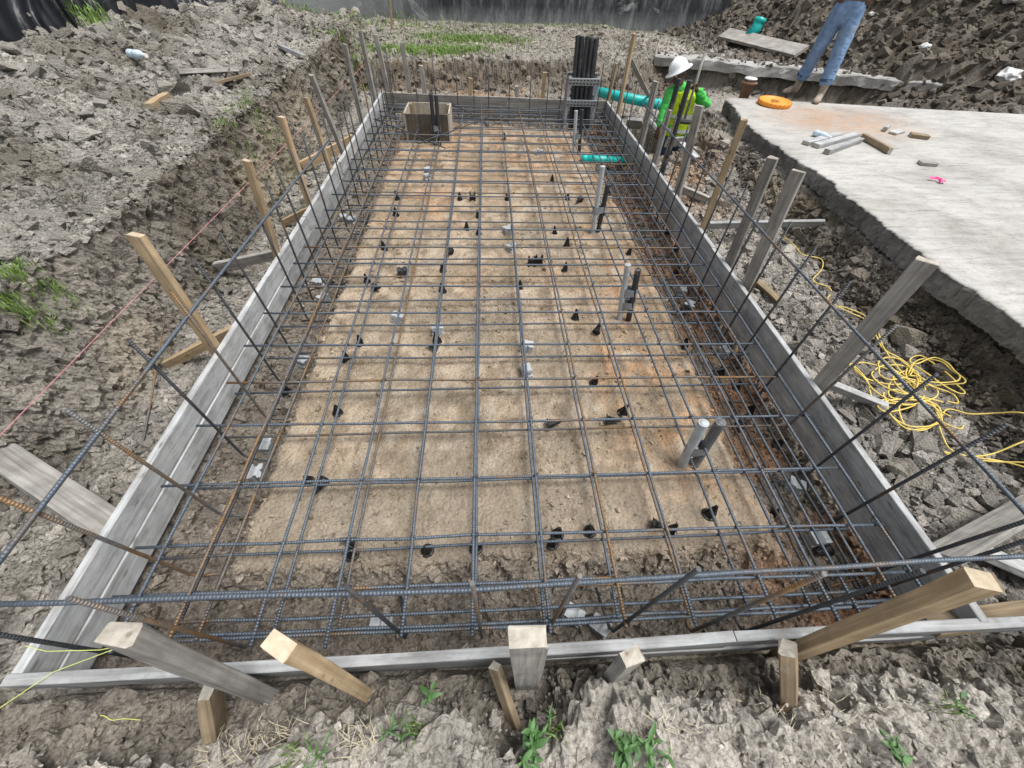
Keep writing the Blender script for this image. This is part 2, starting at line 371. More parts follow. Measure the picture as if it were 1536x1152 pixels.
# ------------------------------------------------------------------ terrain
def wob(x, y, f, s):
    return vnoise(np.stack([x*f, y*f, np.zeros_like(x)+s*3.7], 1), s)
def rect_in(x, y):                                # distance inside the form, negative outside
    return np.minimum(np.minimum(x+1.735, 2.03-x), np.minimum(y-0.18, (7.96-0.055*(x+1.75))-y))
def base_h(x, y):
    w1 = wob(x, y, 1.1, 1); w2 = wob(x, y, 2.7, 2); w3 = wob(x, y, 0.35, 3)
    z = np.full_like(x, -0.31) + 0.03*w1
    # --- spoil bank on the far-x side (left)
    xb = -2.36 - 0.35*sstep(1.8, 0.6, y) + 0.14*w1 + 0.06*w2
    width = 0.30 + 0.08*w2 + 0.20*sstep(3.0, 1.0, y)
    t = np.clip((xb-x)/width, 0, 1)
    prof = np.where(t < 0.7, 0.62*t/0.7, 0.62+0.38*(t-0.7)/0.3); prof = prof*0.75+0.25*t*t*(3-2*t)
    top = 0.45 + 0.08*w3 + 0.05*w1
    far = np.clip((xb-width-x), 0, 20)
    top = top + 0.20*sstep(0.4, 3.0, far)*sstep(3.0, 7.5, y) + 0.10*sstep(0.3, 2.0, far)*w1
    top = top - 0.40*sstep(11.0, 13.0, y)
    top = top + 0.36*np.exp(-((x+6.9)**2/2.0+(y-7.7)**2/1.6)) + 0.42*np.exp(-((x+4.9)**2/1.8+(y-10.7)**2/1.0)) + 0.22*np.exp(-((x+2.6)**2/1.5+(y-11.0)**2/0.8))
    z = z + (top+0.31)*prof
    # --- back bank
    yb = 9.25 + 0.28*sstep(-1.5, 2.5, x)*3.0 + 0.18*w1 + 0.05*w2
    tb = np.clip((y-yb+0.12*wob(x, y, 3.3, 35))/(0.34+0.1*w2), 0, 1)
    fl = 0.06*sstep(7.9, 9.2, y)
    zb = -0.31+fl+(0.46+0.04*w1-fl)*(0.8*tb+0.2*tb*tb*(3-2*tb))
    ledge = 0.18*sstep(9.0, 9.6, y)*sstep(0.2, 1.2, x)*(1-tb)*sstep(3.6, 2.8, x)
    z = np.where(x > xb, np.maximum(z, zb+ledge), np.maximum(z, zb))
    # --- right side: slope up under the old slab
    xr = 3.26 + 0.08*w1 + 0.06*w2 - 0.12*sstep(1.6, 0.4, y)
    tr = np.clip((x-xr)/(0.34), 0, 1)
    zr = -0.31 + 0.325*(0.7*tr+0.3*tr*tr*(3-2*tr))
    z = np.where((y < 8.2), np.maximum(z, zr*1.0*(y < 7.6) + -0.31*(y >= 7.6)), z)
    # mound of clay beside the worker and the slab corner
    z = z + 0.36*np.exp(-(((x-3.22)/0.26)**2+((y-6.2)/0.75)**2)) + 0.1*np.exp(-(((x-3.35)/0.3)**2+((y-5.0)/0.5)**2))
    # hole the worker stands in
    hole = sstep(0.62, 0.40, np.abs(x-2.72)+0.02*w2)*sstep(0.66, 0.54, np.abs(y-7.02))
    z = z*(1-hole) + (-0.98)*hole
    # --- ground behind the slab: trench, then the curb bed and the dark pile
    bk = sstep(3.3, 4.2, x)
    yc = 10.72-0.424*(x-3.92)
    z = np.where(y > 7.4, z*(1-bk)+bk*(-0.28+0.36*sstep(yc-0.30, yc+0.0, y)), z)
    pile = 1.55*sstep(0.25, 4.2, y-yc + 0.25*w1)*sstep(5.0, 8.6, x+0.3*w1) \
        + 0.55*sstep(6.9, 9.2, x+0.2*w2)*sstep(7.0, 8.2, y)*sstep(13, 10, y) \
        + 0.7*sstep(9.0, 13.0, x)*sstep(8.0, 11.0, y)
    pile = pile*(1+0.18*w1+0.1*w2)
    z = z + pile
    # --- ground in front, where the photographer stands
    yf = 0.155
    out = sstep(yf, yf-0.015, y)
    fr = -0.17 + 0.17*sstep(0.13, -0.10, y) + 0.12*sstep(0.0, -0.6, y) + 0.05*w2*sstep(0.12, -0.02, y)
    lump = 1.35*(0.11*np.exp(-(((x+0.30)/0.20)**2+((y+0.06)/0.11)**2)) + 0.09*np.exp(-(((x+0.62)/0.13)**2+((y+0.07)/0.08)**2)) \
        + 0.09*np.exp(-(((x-0.48)/0.26)**2+((y+0.03)/0.12)**2)) - 0.10*np.exp(-(((x-0.10)/0.10)**2+((y-0.02)/0.12)**2)) \
        + 0.09*np.exp(-(((x-1.45)/0.35)**2+((y+0.0)/0.10)**2)) - 0.06*np.exp(-(((x+1.35)/0.4)**2+((y-0.03)/0.1)**2)) \
        - 0.05*np.exp(-(((x-0.95)/0.2)**2+((y-0.05)/0.1)**2)))
    fr = fr + lump
    z = z*(1-out) + out*fr
    # --- inside the form: trench round a raised pad
    d = rect_in(x, y)
    wd = d + 0.05*w2 + 0.03*w1 + 0.05*wob(x, y, 7.0, 31) + 0.025*wob(x, y, 17.0, 33)
    side = np.where(x > 1.2, 0.10, 0.0)
    pad = -0.435 + 0.155*sstep(0.30+side*0.6, 0.46+side, wd)
    pad = pad + 0.006*w2 + 0.10*sstep(0.10, 0.0, d)
    z = np.where(d > 0, pad, z)
    return z

def axis(lo, hi, fine_lo, fine_hi, h, g):
    a = list(np.arange(fine_lo, fine_hi, h))
    s = h; x = a[-1]
    while x < hi: s = min(s*g, 3.0); x += s; a.append(x)
    s = h; x = a[0]; pre = []
    while x > lo: s = min(s*g, 3.0); x -= s; pre.append(x)
    return np.array(pre[::-1]+a)
xs = axis(-60, 60, -3.2, 3.5, 0.0142, 1.020)
ya = axis(-6, 2.6, -0.45, 2.4, 0.0130, 1.06)
ya = ya[ya < 2.41]
s, y = 0.013, ya[-1]; yy = []
while y < 17:
    s = min(s*1.006, 0.055); y += s; yy.append(y)
while y < 70:
    s = min(s*1.2, 4); y += s; yy.append(y)
ys = np.concatenate([ya, np.array(yy)])
NX, NY = len(xs), len(ys)
GX, GY = np.meshgrid(xs, ys)                       # rows = y
gx, gy = GX.ravel(), GY.ravel()
Z0 = base_h(gx, gy)
Zg = Z0.reshape(NY, NX)
dzy, dzx = np.gradient(Zg, ys, xs)
nrm = np.stack([-dzx.ravel(), -dzy.ravel(), np.ones(NX*NY)], 1); nrm /= np.linalg.norm(nrm, axis=1)[:, None]
slope = 1-nrm[:, 2]
pos = np.stack([gx, gy, Z0], 1)
DIN = rect_in(gx, gy)
inside = DIN > 0
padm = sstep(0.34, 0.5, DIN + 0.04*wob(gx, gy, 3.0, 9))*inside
spoil = sstep(-2.72, -2.95, gx + 0.15*wob(gx, gy, 1.5, 5))*(gy > 0.2)
front = (gy < 0.16)*1.0
YC = 10.72-0.424*(gx-3.92)
pilem = np.clip(sstep(5.6, 6.6, gx+0.25*(gy-YC))*sstep(0.2, 0.5, gy-YC) + sstep(7.2, 8.2, gx)*sstep(7.0, 7.6, gy), 0, 1)
behind = sstep(9.6, 10.6, gy)*(1-pilem)
near = (np.abs(gx) < 14) & (gy < 18) & (gy > -3)
idx = np.where(near)[0]
p = pos[idx]
warp = np.stack([fbm(p*5, 2, 40), fbm(p*5, 2, 44), fbm(p*5, 2, 48)], 1)*0.06
pw = p+warp
A = np.zeros(len(idx))
ins = inside[idx]; pm = padm[idx]; sp = spoil[idx]; fr = front[idx]; pi = pilem[idx]; slp = slope[idx]; bh = behind[idx]
big = np.clip(0.25 + 0.75*sp + 1.0*pi + 0.12*fr + 0.20*sstep(0.1, 0.4, slp) - 0.25*bh, 0, 2)*(1-ins)
med = np.clip(0.50 + 0.40*sp + 0.5*pi + 0.0*fr + 0.15*sstep(0.1, 0.4, slp), 0, 1.8)*(1-ins) + ins*(1-pm)*0.65 + ins*pm*0.05
patch = sstep(0.05, 0.45, fbm(p*3.1, 3, 75))
sml = (1-ins)*1.15 + ins*(1-pm)*1.0 + ins*pm*(0.12+0.55*patch)
def blocky(q, s, crack=0.09, dome=0.10):
    f1, f2, c, tl = worley(q, s)
    return (c-0.5)*1.0 + 1.7*tl + dome*(0.6-f1*f1) - 0.85*np.exp(-(f2-f1)/crack), c
b1, c1 = blocky(pw*np.array([4.2, 4.2, 5.5]), 11)
b2, c2 = blocky(pw*np.array([9.5, 9.5, 11.0])+3.1, 12, 0.08)
b3, c3 = blocky(pw*23.0+7.7, 13, 0.10)
disp = 0.058*big*b1 + 0.036*med*b2 + 0.0155*sml*b3
disp += 0.10*fbm(p*2.4, 4, 60, 0.55)*np.clip(sp+pi, 0, 1) + 0.035*fbm(p*5.0, 3, 61)*sstep(0.1, 0.4, slp)*(1-ins) + 0.016*fbm(p*11, 4, 64, 0.6)*(1-ins) + 0.045*fr*fbm(p*np.array([6, 6, 6]), 4, 72, 0.55) + ins*(0.013*fbm(p*6, 4, 66)+0.006*fbm(p*26, 3, 68))
# footprints and lumps pressed into the pad
disp += ins*pm*(-0.010*sstep(0.25, 0.55, fbm(p*np.array([4.5, 3.0, 4]), 2, 70)))
hold = sstep(0.0, 0.05, np.abs(DIN[idx]+0.02))     # calm next to the boards
disp *= 0.15+0.85*hold
pos[idx] += nrm[idx]*disp[:, None]

# ---- soil colour per vertex (dry, damp, clay, sand; front toned by height)
def lerp(a, b, t): return a+(np.array(b)-a)*t[:, None]
col = np.tile(np.array([0.275, 0.259, 0.236]), (NX*NY, 1))
n_lo = fbm(pos*0.9, 3, 80); n_mid = fbm(pos*4.0, 4, 84)
col = lerp(col, (0.285, 0.272, 0.25), spoil)
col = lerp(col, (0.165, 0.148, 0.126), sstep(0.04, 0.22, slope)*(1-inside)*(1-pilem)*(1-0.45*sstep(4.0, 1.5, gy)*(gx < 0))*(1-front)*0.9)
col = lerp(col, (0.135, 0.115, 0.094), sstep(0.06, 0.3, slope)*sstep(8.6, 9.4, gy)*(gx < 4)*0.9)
col = lerp(col, (0.30, 0.26, 0.19), sstep(0.1, 0.5, n_lo)*sstep(0.08, 0.35, slope)*(1-inside)*0.5)
col = lerp(col, (0.155, 0.137, 0.116), pilem)
col = lerp(col, (0.27, 0.255, 0.23), behind*0.8)
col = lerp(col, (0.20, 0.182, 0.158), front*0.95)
dry = front*sstep(-0.13, 0.0, Z0+0.035*n_mid)  # height mask only: front soil paler on raised lumps, darker low down
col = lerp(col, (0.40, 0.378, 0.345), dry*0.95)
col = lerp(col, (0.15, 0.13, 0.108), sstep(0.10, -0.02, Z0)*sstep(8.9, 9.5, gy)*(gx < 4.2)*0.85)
# orange-brown clay on the pit floor near the worker and behind the end board
oc = np.exp(-(((gx-2.55)/0.5)**2+((gy-5.4)/1.0)**2))*0.9 + np.exp(-(((gx+0.1)/1.3)**2+((gy-9.0)/0.5)**2))*0.7
col = lerp(col, (0.30, 0.195, 0.12), np.clip(oc, 0, 1)*(1-inside)*sstep(-0.3, 0.3, n_mid))
# the pad: tan sand, orange towards +x and the far end; trench: grey-brown clay
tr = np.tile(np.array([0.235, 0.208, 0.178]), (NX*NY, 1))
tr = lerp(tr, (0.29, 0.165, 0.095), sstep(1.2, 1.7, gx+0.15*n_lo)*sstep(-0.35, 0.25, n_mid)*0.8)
pc = np.tile(np.array([0.45, 0.362, 0.275]), (NX*NY, 1))
org = np.clip(sstep(0.5, 1.5, gx+0.5*n_lo)*0.9 + sstep(3.6, 6.2, gy+0.8*n_lo)*0.85 + sstep(0.05, 0.4, n_lo)*0.45, 0, 1)
pc = lerp(pc, (0.45, 0.27, 0.15), org*sstep(-0.5, 0.15, n_mid))
pc = lerp(pc, (0.30, 0.245, 0.18), sstep(-0.04, 0.28, n_mid)*0.85)
pd = fbm(pos*1.9+4.0, 4, 98, 0.6)
pc = lerp(pc, (0.31, 0.262, 0.205), sstep(0.05, 0.30, pd)*0.75)
n_f = fbm(pos*11.0, 3, 88)
pc = lerp(pc, (0.50, 0.445, 0.36), sstep(0.05, 0.4, n_f)*sstep(0.2, -0.25, n_mid)*0.6)
pc = lerp(pc, (0.25, 0.20, 0.145), sstep(0.05, 0.40, -n_f)*0.75)
n_g = fbm(pos*27.0, 3, 92)
pc = pc*(1+0.18*n_g)[:, None]
pc = lerp(pc, (0.345, 0.295, 0.235), sstep(1.35, 0.75, gy)*0.6)
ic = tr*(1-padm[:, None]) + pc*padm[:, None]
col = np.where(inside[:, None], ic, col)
col *= (1+0.16*n_mid)[:, None]*np.array([1.015, 1.0, 0.975])
damp = fbm(pos*np.array([1.7, 1.7, 1.7])+9.1, 4, 96, 0.6)
col = np.where(inside[:, None], col, col*(1-0.34*sstep(0.02, 0.38, damp)+0.14*sstep(0.0, 0.4, -damp))[:, None]*(np.array([1, 1, 1])+np.outer(sstep(0.1, 0.4, damp), [0.03, 0.0, -0.06])))
vc = np.zeros(NX*NY); vc[idx] = (c2-0.5)*0.28*(1-ins) + (c3-0.5)*0.16*(1-ins*pm*0.8)
col *= (1+vc)[:, None]
# green turf where grass survives
TURF = [(-1.3, 10.6, 1.15, 0.45, 1), (-0.4, 12.0, 1.3, 0.7, 0.7), (-2.95, 2.2, 0.2, 0.15, 0.8), (-3.0, 6.0, 0.35, 0.35, 0.6), (-3.0, 5.0, 0.3, 0.3, 0.4),
        (-8.0, 9.4, 0.8, 0.5, 0.8), (-8.0, 14.2, 5.0, 1.2, 1), (-2.6, 9.6, 0.5, 0.25, 0.5), (1.8, 14.2, 3.0, 0.25, 0.5)]
turf = np.zeros(NX*NY)
for (cx_, cy_, rx_, ry_, k_) in TURF: turf = np.maximum(turf, k_*np.exp(-(((gx-cx_)/rx_)**2+((gy-cy_)/ry_)**2)))
turf = sstep(0.30, 0.75, turf+0.22*n_mid)*(1-inside)
col_bare = col.copy()
col = lerp(col, (0.10, 0.13, 0.05), turf*0.6)
pale = np.exp(-(((gx-5.0)/1.1)**2+((gy-12.0)/0.9)**2))
col = lerp(col, (0.46, 0.43, 0.39), sstep(0.3, 0.7, pale+0.2*n_mid)*0.8)
me = bpy.data.meshes.new('ground')
me.vertices.add(NX*NY); me.vertices.foreach_set('co', pos.astype(np.float32).ravel())
ii = (np.arange(NY-1)[:, None]*NX + np.arange(NX-1)[None, :]).ravel()
quads = np.stack([ii, ii+1, ii+NX+1, ii+NX], 1).astype(np.int32)
nq = len(quads)
me.loops.add(nq*4); me.loops.foreach_set('vertex_index', quads.ravel())
me.polygons.add(nq); me.polygons.foreach_set('loop_start', np.arange(0, nq*4, 4, dtype=np.int32))
me.polygons.foreach_set('use_smooth', padm[quads[:, 0]] > 0.5)
me.update(calc_edges=True)
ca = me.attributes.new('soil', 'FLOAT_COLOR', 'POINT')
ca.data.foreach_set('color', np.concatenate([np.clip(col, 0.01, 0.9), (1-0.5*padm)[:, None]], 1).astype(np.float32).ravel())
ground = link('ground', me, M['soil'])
tag(ground, kind='structure')
ZF = pos[:, 2].reshape(NY, NX); CF = col_bare.reshape(NY, NX, 3); SF = slope.reshape(NY, NX); TF = turf.reshape(NY, NX)
def hz(x, y):                                      # ground height at arrays or scalars
    x = np.atleast_1d(np.asarray(x, float)); y = np.atleast_1d(np.asarray(y, float))
    i = np.clip(np.searchsorted(xs, x)-1, 0, NX-2); j = np.clip(np.searchsorted(ys, y)-1, 0, NY-2)
    fx = np.clip((x-xs[i])/(xs[i+1]-xs[i]), 0, 1); fy = np.clip((y-ys[j])/(ys[j+1]-ys[j]), 0, 1)
    return (ZF[j, i]*(1-fx)*(1-fy)+ZF[j, i+1]*fx*(1-fy)+ZF[j+1, i]*(1-fx)*fy+ZF[j+1, i+1]*fx*fy)
def hz1(x, y): return float(hz(x, y)[0])
def PG(u, v, lift=0.0):                            # pixel ray meets the ground
    d = ray(u, v); t = np.linspace(0.8, 22, 6000)/np.linalg.norm(d)
    X, Y, Zr = d[0]*t, d[1]*t, H+d[2]*t
    hit = np.where(Zr < hz(X, Y))[0]
    k = hit[0] if len(hit) else len(t)-1
    return Vector((X[k], Y[k], hz1(X[k], Y[k])+lift))

# ------------------------------------------------------------------ loose clods (real geometry, joined by area)
def ico(sub):
    bm = bmesh.new(); bmesh.ops.create_icosphere(bm, subdivisions=sub, radius=1.0)
    v = np.array([w.co for w in bm.verts]); f = np.array([[w.index for w in q.verts] for q in bm.faces]); bm.free(); return v, f
ICO = {1: ico(1), 2: ico(2), 3: ico(3)}
def clod_shapes(level, n, seed):
    """angular broken lumps: convex hulls of random points, larger ones split again and roughened"""
    r = np.random.default_rng(seed); out = []
    for k in range(n):
        bm = bmesh.new(); m = int(r.integers(9, 14))
        q = r.uniform(-1, 1, (m, 3))*np.array([1, 0.8, 0.65])*r.uniform(0.75, 1.1, 3)
        q *= (r.uniform(0.85, 1.1, m)/np.maximum(np.abs(q).max(1), 0.3))[:, None]
        vs = [bm.verts.new(tuple(a)) for a in q]
        h = bmesh.ops.convex_hull(bm, input=vs)
        bmesh.ops.delete(bm, geom=[g for g in h['geom_interior'] if isinstance(g, bmesh.types.BMVert)], context='VERTS')
        bmesh.ops.triangulate(bm, faces=bm.faces)
        for L in range(level-1):
            bmesh.ops.subdivide_edges(bm, edges=bm.edges, cuts=1, use_grid_fill=True)
            bmesh.ops.triangulate(bm, faces=bm.faces)
            c = np.array([v.co for v in bm.verts]); d = fbm(c*(2.2+2.4*L)+k*3.3, 2, seed+k+L*50)
            for v, dd in zip(bm.verts, d): v.co *= 1+(0.22 if L == 0 else 0.12)*dd
        bm.verts.index_update()
        out.append((np.array([v.co for v in bm.verts])*0.95, np.array([[v.index for v in f.verts] for f in bm.faces]))); bm.free()
    return out
SH = {1: clod_shapes(1, 26, 100), 2: clod_shapes(2, 30, 200), 3: clod_shapes(3, 16, 300)}
def rotmats(n, r):
    q = r.normal(size=(n, 4)); q /= np.linalg.norm(q, axis=1)[:, None]
    w, x, y, z = q.T
    return np.stack([np.stack([1-2*(y*y+z*z), 2*(x*y-z*w), 2*(x*z+y*w)], 1), np.stack([2*(x*y+z*w), 1-2*(x*x+z*z), 2*(y*z-x*w)], 1), np.stack([2*(x*z-y*w), 2*(y*z+x*w), 1-2*(x*x+y*y)], 1)], 1)
def scatter(name, label, X, Y, R, sub, tint, cat='soil', sink=0.3, seed=1, zoff=None, cvar=0.30):
    r = np.random.default_rng(seed); n = len(X)
    Zb = hz(X, Y) if zoff is None else zoff
    rm = rotmats(n, r); sh = SH[sub]; which = r.integers(0, len(sh), n)
    i = np.clip(np.searchsorted(xs, X)-1, 0, NX-2); j = np.clip(np.searchsorted(ys, Y)-1, 0, NY-2)
    c = CF[j, i]*(1+cvar*r.uniform(-1, 1, n))[:, None]*np.array(tint)
    VV, FF, CC, tot = [], [], [], 0
    for w, (v0, f0) in enumerate(sh):
        k = np.where(which == w)[0]
        if not len(k): continue
        V = np.einsum('nij,nkj->nki', rm[k], v0[None]*R[k][:, None, None]); V[:, :, 2] *= 0.8
        V += np.stack([X[k], Y[k], Zb[k]+R[k]*(0.45-sink)], 1)[:, None, :]
        nv = len(v0); VV.append(V.reshape(-1, 3)); FF.append((f0[None]+(tot+np.arange(len(k))*nv)[:, None, None]).reshape(-1, 3)); tot += len(k)*nv
        CC.append(np.repeat(np.concatenate([np.clip(c[k], 0.02, 0.9), np.ones((len(k), 1))], 1), nv, axis=0))
    VV, Fc, cc = np.concatenate(VV), np.concatenate(FF).astype(np.int32), np.concatenate(CC)
    m = bpy.data.meshes.new(name); m.vertices.add(len(VV)); m.vertices.foreach_set('co', VV.astype(np.float32).ravel())
    nf = len(Fc); m.loops.add(nf*3); m.loops.foreach_set('vertex_index', Fc.ravel()); m.polygons.add(nf)
    m.polygons.foreach_set('loop_start', np.arange(0, nf*3, 3, dtype=np.int32)); m.polygons.foreach_set('use_smooth', np.zeros(nf, dtype=bool)); m.update(calc_edges=True)
    a = m.attributes.new('soil', 'FLOAT_COLOR', 'POINT'); a.data.foreach_set('color', cc.astype(np.float32).ravel())
    return tag(link(name, m, M['clod']), label, cat, kind='stuff')
def powr(n, lo, hi, k, r): u = r.random(n); return lo*(1-u*(1-(lo/hi)**k))**(-1/k)
r = np.random.default_rng(5)
def region(n, x0, x1, y0, y1, keep, ypow=1.0):
    X = r.uniform(x0, x1, n); Y = y0+(y1-y0)*r.random(n)**ypow
    k = keep(X, Y); return X[k], Y[k]
slab_free = lambda X, Y: ~((X > 3.4) & (Y < 7.35))
def grid_at(G, X, Y):
    return G[np.clip(np.searchsorted(ys, Y)-1, 0, NY-2), np.clip(np.searchsorted(xs, X)-1, 0, NX-2)]
def outf(X, Y):
    return (rect_in(X, Y) < -0.05) & (r.random(len(X)) > 0.8*sstep(0.06, 0.2, grid_at(SF, X, Y))*(X < 2.5)) & (r.random(len(X)) > 0.85*grid_at(TF, X, Y))
# spoil bank
X, Y = region(4300, -9.5, -2.7, 0.6, 12.5, outf, 1.25); scatter('spoil_clods', 'dry grey clay clods heaped over the spoil bank', X, Y, powr(len(X), 0.024, 0.11, 2.3, r), 2, (1.04, 1.04, 1.04), seed=2)
X, Y = region(20000, -8.5, -2.4, 0.3, 11.5, outf, 1.4); scatter('spoil_crumbs', 'small dry clay crumbs filling the spoil bank', X, Y, powr(len(X), 0.012, 0.035, 1.6, r), 1, (1.1, 1.1, 1.1), seed=3)
X, Y = region(420, -9.0, -2.9, 0.8, 11.5, outf, 1.2); scatter('spoil_blocks', 'large broken clay blocks lying on the spoil bank', X, Y, powr(len(X), 0.06, 0.15, 2.2, r), 2, (1.0, 1.0, 1.0), seed=22, sink=0.4)
# bank foot and floor by the long side with pink string
X, Y = region(9000, -2.9, -1.8, 0.2, 7.5, outf, 1.5); scatter('bank_foot_rubble', 'clay rubble at the foot of the earth bank', X, Y, powr(len(X), 0.010, 0.055, 1.7, r), 1, (1.12, 1.12, 1.12), seed=4)
# pit floor by the slab
X, Y = region(15000, 2.08, 3.5, 0.2, 5.9, lambda X, Y: outf(X, Y), 1.35); scatter('pit_floor_rubble', 'loose grey clay rubble between formwork and slab', X, Y, powr(len(X), 0.009, 0.042, 1.6, r), 1, (1.1, 1.1, 1.12), seed=5)
X, Y = region(420, 2.3, 3.5, 0.3, 6.0, outf, 1.2); scatter('pit_floor_clods', 'larger grey clay lumps between formwork and slab', X, Y, powr(len(X), 0.04, 0.10, 2.0, r), 2, (1.05, 1.05, 1.05), seed=6)
# dark pile
X, Y = region(9000, 5.2, 15, 7.3, 15, lambda X, Y: (Y > 9.7) | (X > 7.6), 1.0); scatter('dark_pile_clods', 'dark damp clods of the earth pile behind the slab', X, Y, powr(len(X), 0.03, 0.13, 2.0, r), 1, (0.95, 0.95, 0.95), seed=7)
# behind the end board
X, Y = region(6000, -3, 5.2, 8.05, 14.3, lambda X, Y: ~((Y < 9.3) & (X > 3.3)), 1.0); scatter('back_ground_clods', 'pale clay lumps on the ground before the dark wall', X, Y, powr(len(X), 0.015, 0.09, 2.0, r), 1, (1.1, 1.08, 1.05), seed=8)
# front
X, Y = region(2700, -2.9, 2.9, -0.3, 0.13, lambda X, Y: Y < 0.13); scatter('front_clods', 'crumbled clay lumps in front of the short form board', X, Y, powr(len(X), 0.005, 0.036, 1.9, r), 2, (1.08, 1.08, 1.08), seed=9)
# trench inside the form and pebbles on the pad
X, Y = region(14000, -1.7, 2.0, 0.2, 7.8, lambda X, Y: (rect_in(X, Y) > 0.04) & (rect_in(X, Y) < 0.46), 1.2); scatter('trench_crumbs', 'clay crumbs in the trench inside the formwork', X, Y, powr(len(X), 0.007, 0.034, 1.6, r), 1, (1.25, 1.25, 1.25), seed=10)
X, Y = region(9000, -1.3, 1.6, 0.5, 7.4, lambda X, Y: (rect_in(X, Y) > 0.40) & (fbm(np.stack([X*3.1, Y*3.1, X*0-0.28*3.1], 1), 3, 75) + r.uniform(-0.35, 0.25, len(X)) > 0.0), 1.3); scatter('pad_crumbs', 'sandy crumbs scattered over the tan pad', X, Y, powr(len(X), 0.004, 0.022, 1.7, r), 1, (1.08, 1.08, 1.08), seed=11, sink=0.2)

# ------------------------------------------------------------------ timber
def timber(name, p0, p1, w, d, face, mat, parent=None, end=True, bow=0.004, point=False, segs=6, seed=None):
    """a sawn piece from p0 to p1: w wide, d thick; face = direction the wide face looks"""
    p0, p1 = Vector(p0), Vector(p1); L = (p1-p0).length
    zx = (p1-p0).normalized(); yy = Vector(face); yy = (yy-zx*yy.dot(zx)).normalized(); xx = yy.cross(zx)
    rnd = random.Random(seed if seed is not None else int(abs(p0.x*917+p0.y*131+p0.z*57)*1000))
    bx, by = rnd.uniform(-bow, bow), rnd.uniform(-bow, bow); tw = rnd.uniform(-0.02, 0.02)
    c = min(w, d)*0.07
    ring = [(-w/2+c, -d/2), (w/2-c, -d/2), (w/2, -d/2+c), (w/2, d/2-c), (w/2-c, d/2), (-w/2+c, d/2), (-w/2, d/2-c), (-w/2, -d/2+c)]
    v, f = [], []
    for k in range(segs+1):
        t = k/segs; s = 1.0
        if point and k == 0: s = 0.12
        if point and k == 1: t = 0.16
        a = tw*t; ca, sa = math.cos(a), math.sin(a); q = 4*t*(1-t)
        tilt = rnd.uniform(-0.05, 0.05) if k == segs else 0
        for (x, y) in ring:
            e_ = 1.3 if k == segs else 0.35
            jx, jy = rnd.uniform(-1, 1)*c*e_, rnd.uniform(-1, 1)*c*e_
            v.append(((x*s+jx)*ca-(y*s+jy)*sa+bx*q, (x*s+jx)*sa+(y*s+jy)*ca+by*q, t*L+tilt*x+(rnd.uniform(-0.006, 0.003) if k == segs and L < 1.6 else 0)))
    for k in range(segs):
        for j in range(8):
            f.append((k*8+j, k*8+(j+1) % 8, (k+1)*8+(j+1) % 8, (k+1)*8+j))
    f.append(tuple(range(8))[::-1]); f.append(tuple(segs*8+j for j in range(8)))
    m = bpy.data.meshes.new(name); m.from_pydata(v, [], f); m.materials.append(mat); m.materials.append((M['wood_end'] if 'tan' in mat.name else M['wood_end_grey']) if end else mat)
    m.polygons[-1].material_index = 1; m.polygons[-2].material_index = 1
    o = bpy.data.objects.new(name, m); COL.objects.link(o)
    o.matrix_world = Matrix((( xx.x, yy.x, zx.x, p0.x), (xx.y, yy.y, zx.y, p0.y), (xx.z, yy.z, zx.z, p0.z), (0, 0, 0, 1)))
    if parent is not None:
        o.parent = parent; o.matrix_parent_inverse = Matrix.Translation(-Vector(parent.location))
    return o

# ---- the four sides of the formwork, two planks high
XL, XR, YF, YBL, YBR = -1.755, 2.05, 0.160, 7.98, 7.77
def side(label, runs, face):
    root = empty('formwork_side', runs[0][0]); tag(root, label, 'formwork', 'sides of the slab formwork')
    for (a, b, mat, d) in runs:
        timber('plank', a, b, 0.139, d, face, M[mat], root, bow=0.006, segs=14)
    return root
T = 0.038
def hrun(x0, y0, x1, y1, zc, mat='wood_form', d=T): return ((x0, y0, zc), (x1, y1, zc), mat, d)
side('long stacked-plank form side along the earth bank', [
    hrun(XL+T/2, YF+0.042, XL+T/2, 3.66, -0.0695), hrun(XL+T/2+0.002, 3.664, XL+T/2-0.006, 4.98, -0.068), hrun(XL+T/2+0.012, 4.984, XL+T/2, YBL, -0.064),
    hrun(XL+T/2+0.007, YF+0.042, XL+T/2+0.007, 2.95, -0.2115, 'wood_form'), hrun(XL+T/2+0.004, 2.954, XL+T/2+0.004, YBL, -0.2105)], (1, 0, 0))
side('long stacked-plank form side facing the old slab', [
    hrun(XR-T/2, YF+0.042, XR-T/2, 3.12, -0.0695), hrun(XR-T/2+0.004, 3.124, XR-T/2, YBR+0.02, -0.068),
    hrun(XR-T/2-0.022, YF+0.042, XR-T/2-0.022, 3.9, -0.2115, 'wood_form'), hrun(XR-T/2-0.018, 3.904, XR-T/2-0.018, YBR, -0.2105, 'wood_grey')], (1, 0, 0))
side('short form side in front of the weedy clods', [
    hrun(XL-0.01, YF+T/2+0.004, 0.955, YF+T/2+0.016, -0.0695), hrun(0.958, YF+T/2+0.018, 2.95, YF+T/2+0.012, -0.0695),
    hrun(XL+0.02, YF+T/2+0.010, 2.0, YF+T/2+0.012, -0.2115)], (0, 1, 0))
side('far end form side below the conduit rack', [
    hrun(XL+0.04, YBL+0.018, 0.35, 7.878, -0.066, 'wood_grey'), hrun(0.353, 7.878, XR+0.01, YBR+0.018, -0.068, 'wood_grey'),
    hrun(XL+0.04, YBL+0.014, XR+0.01, YBR+0.014, -0.2085, 'wood_grey')], (0, 1, 0))

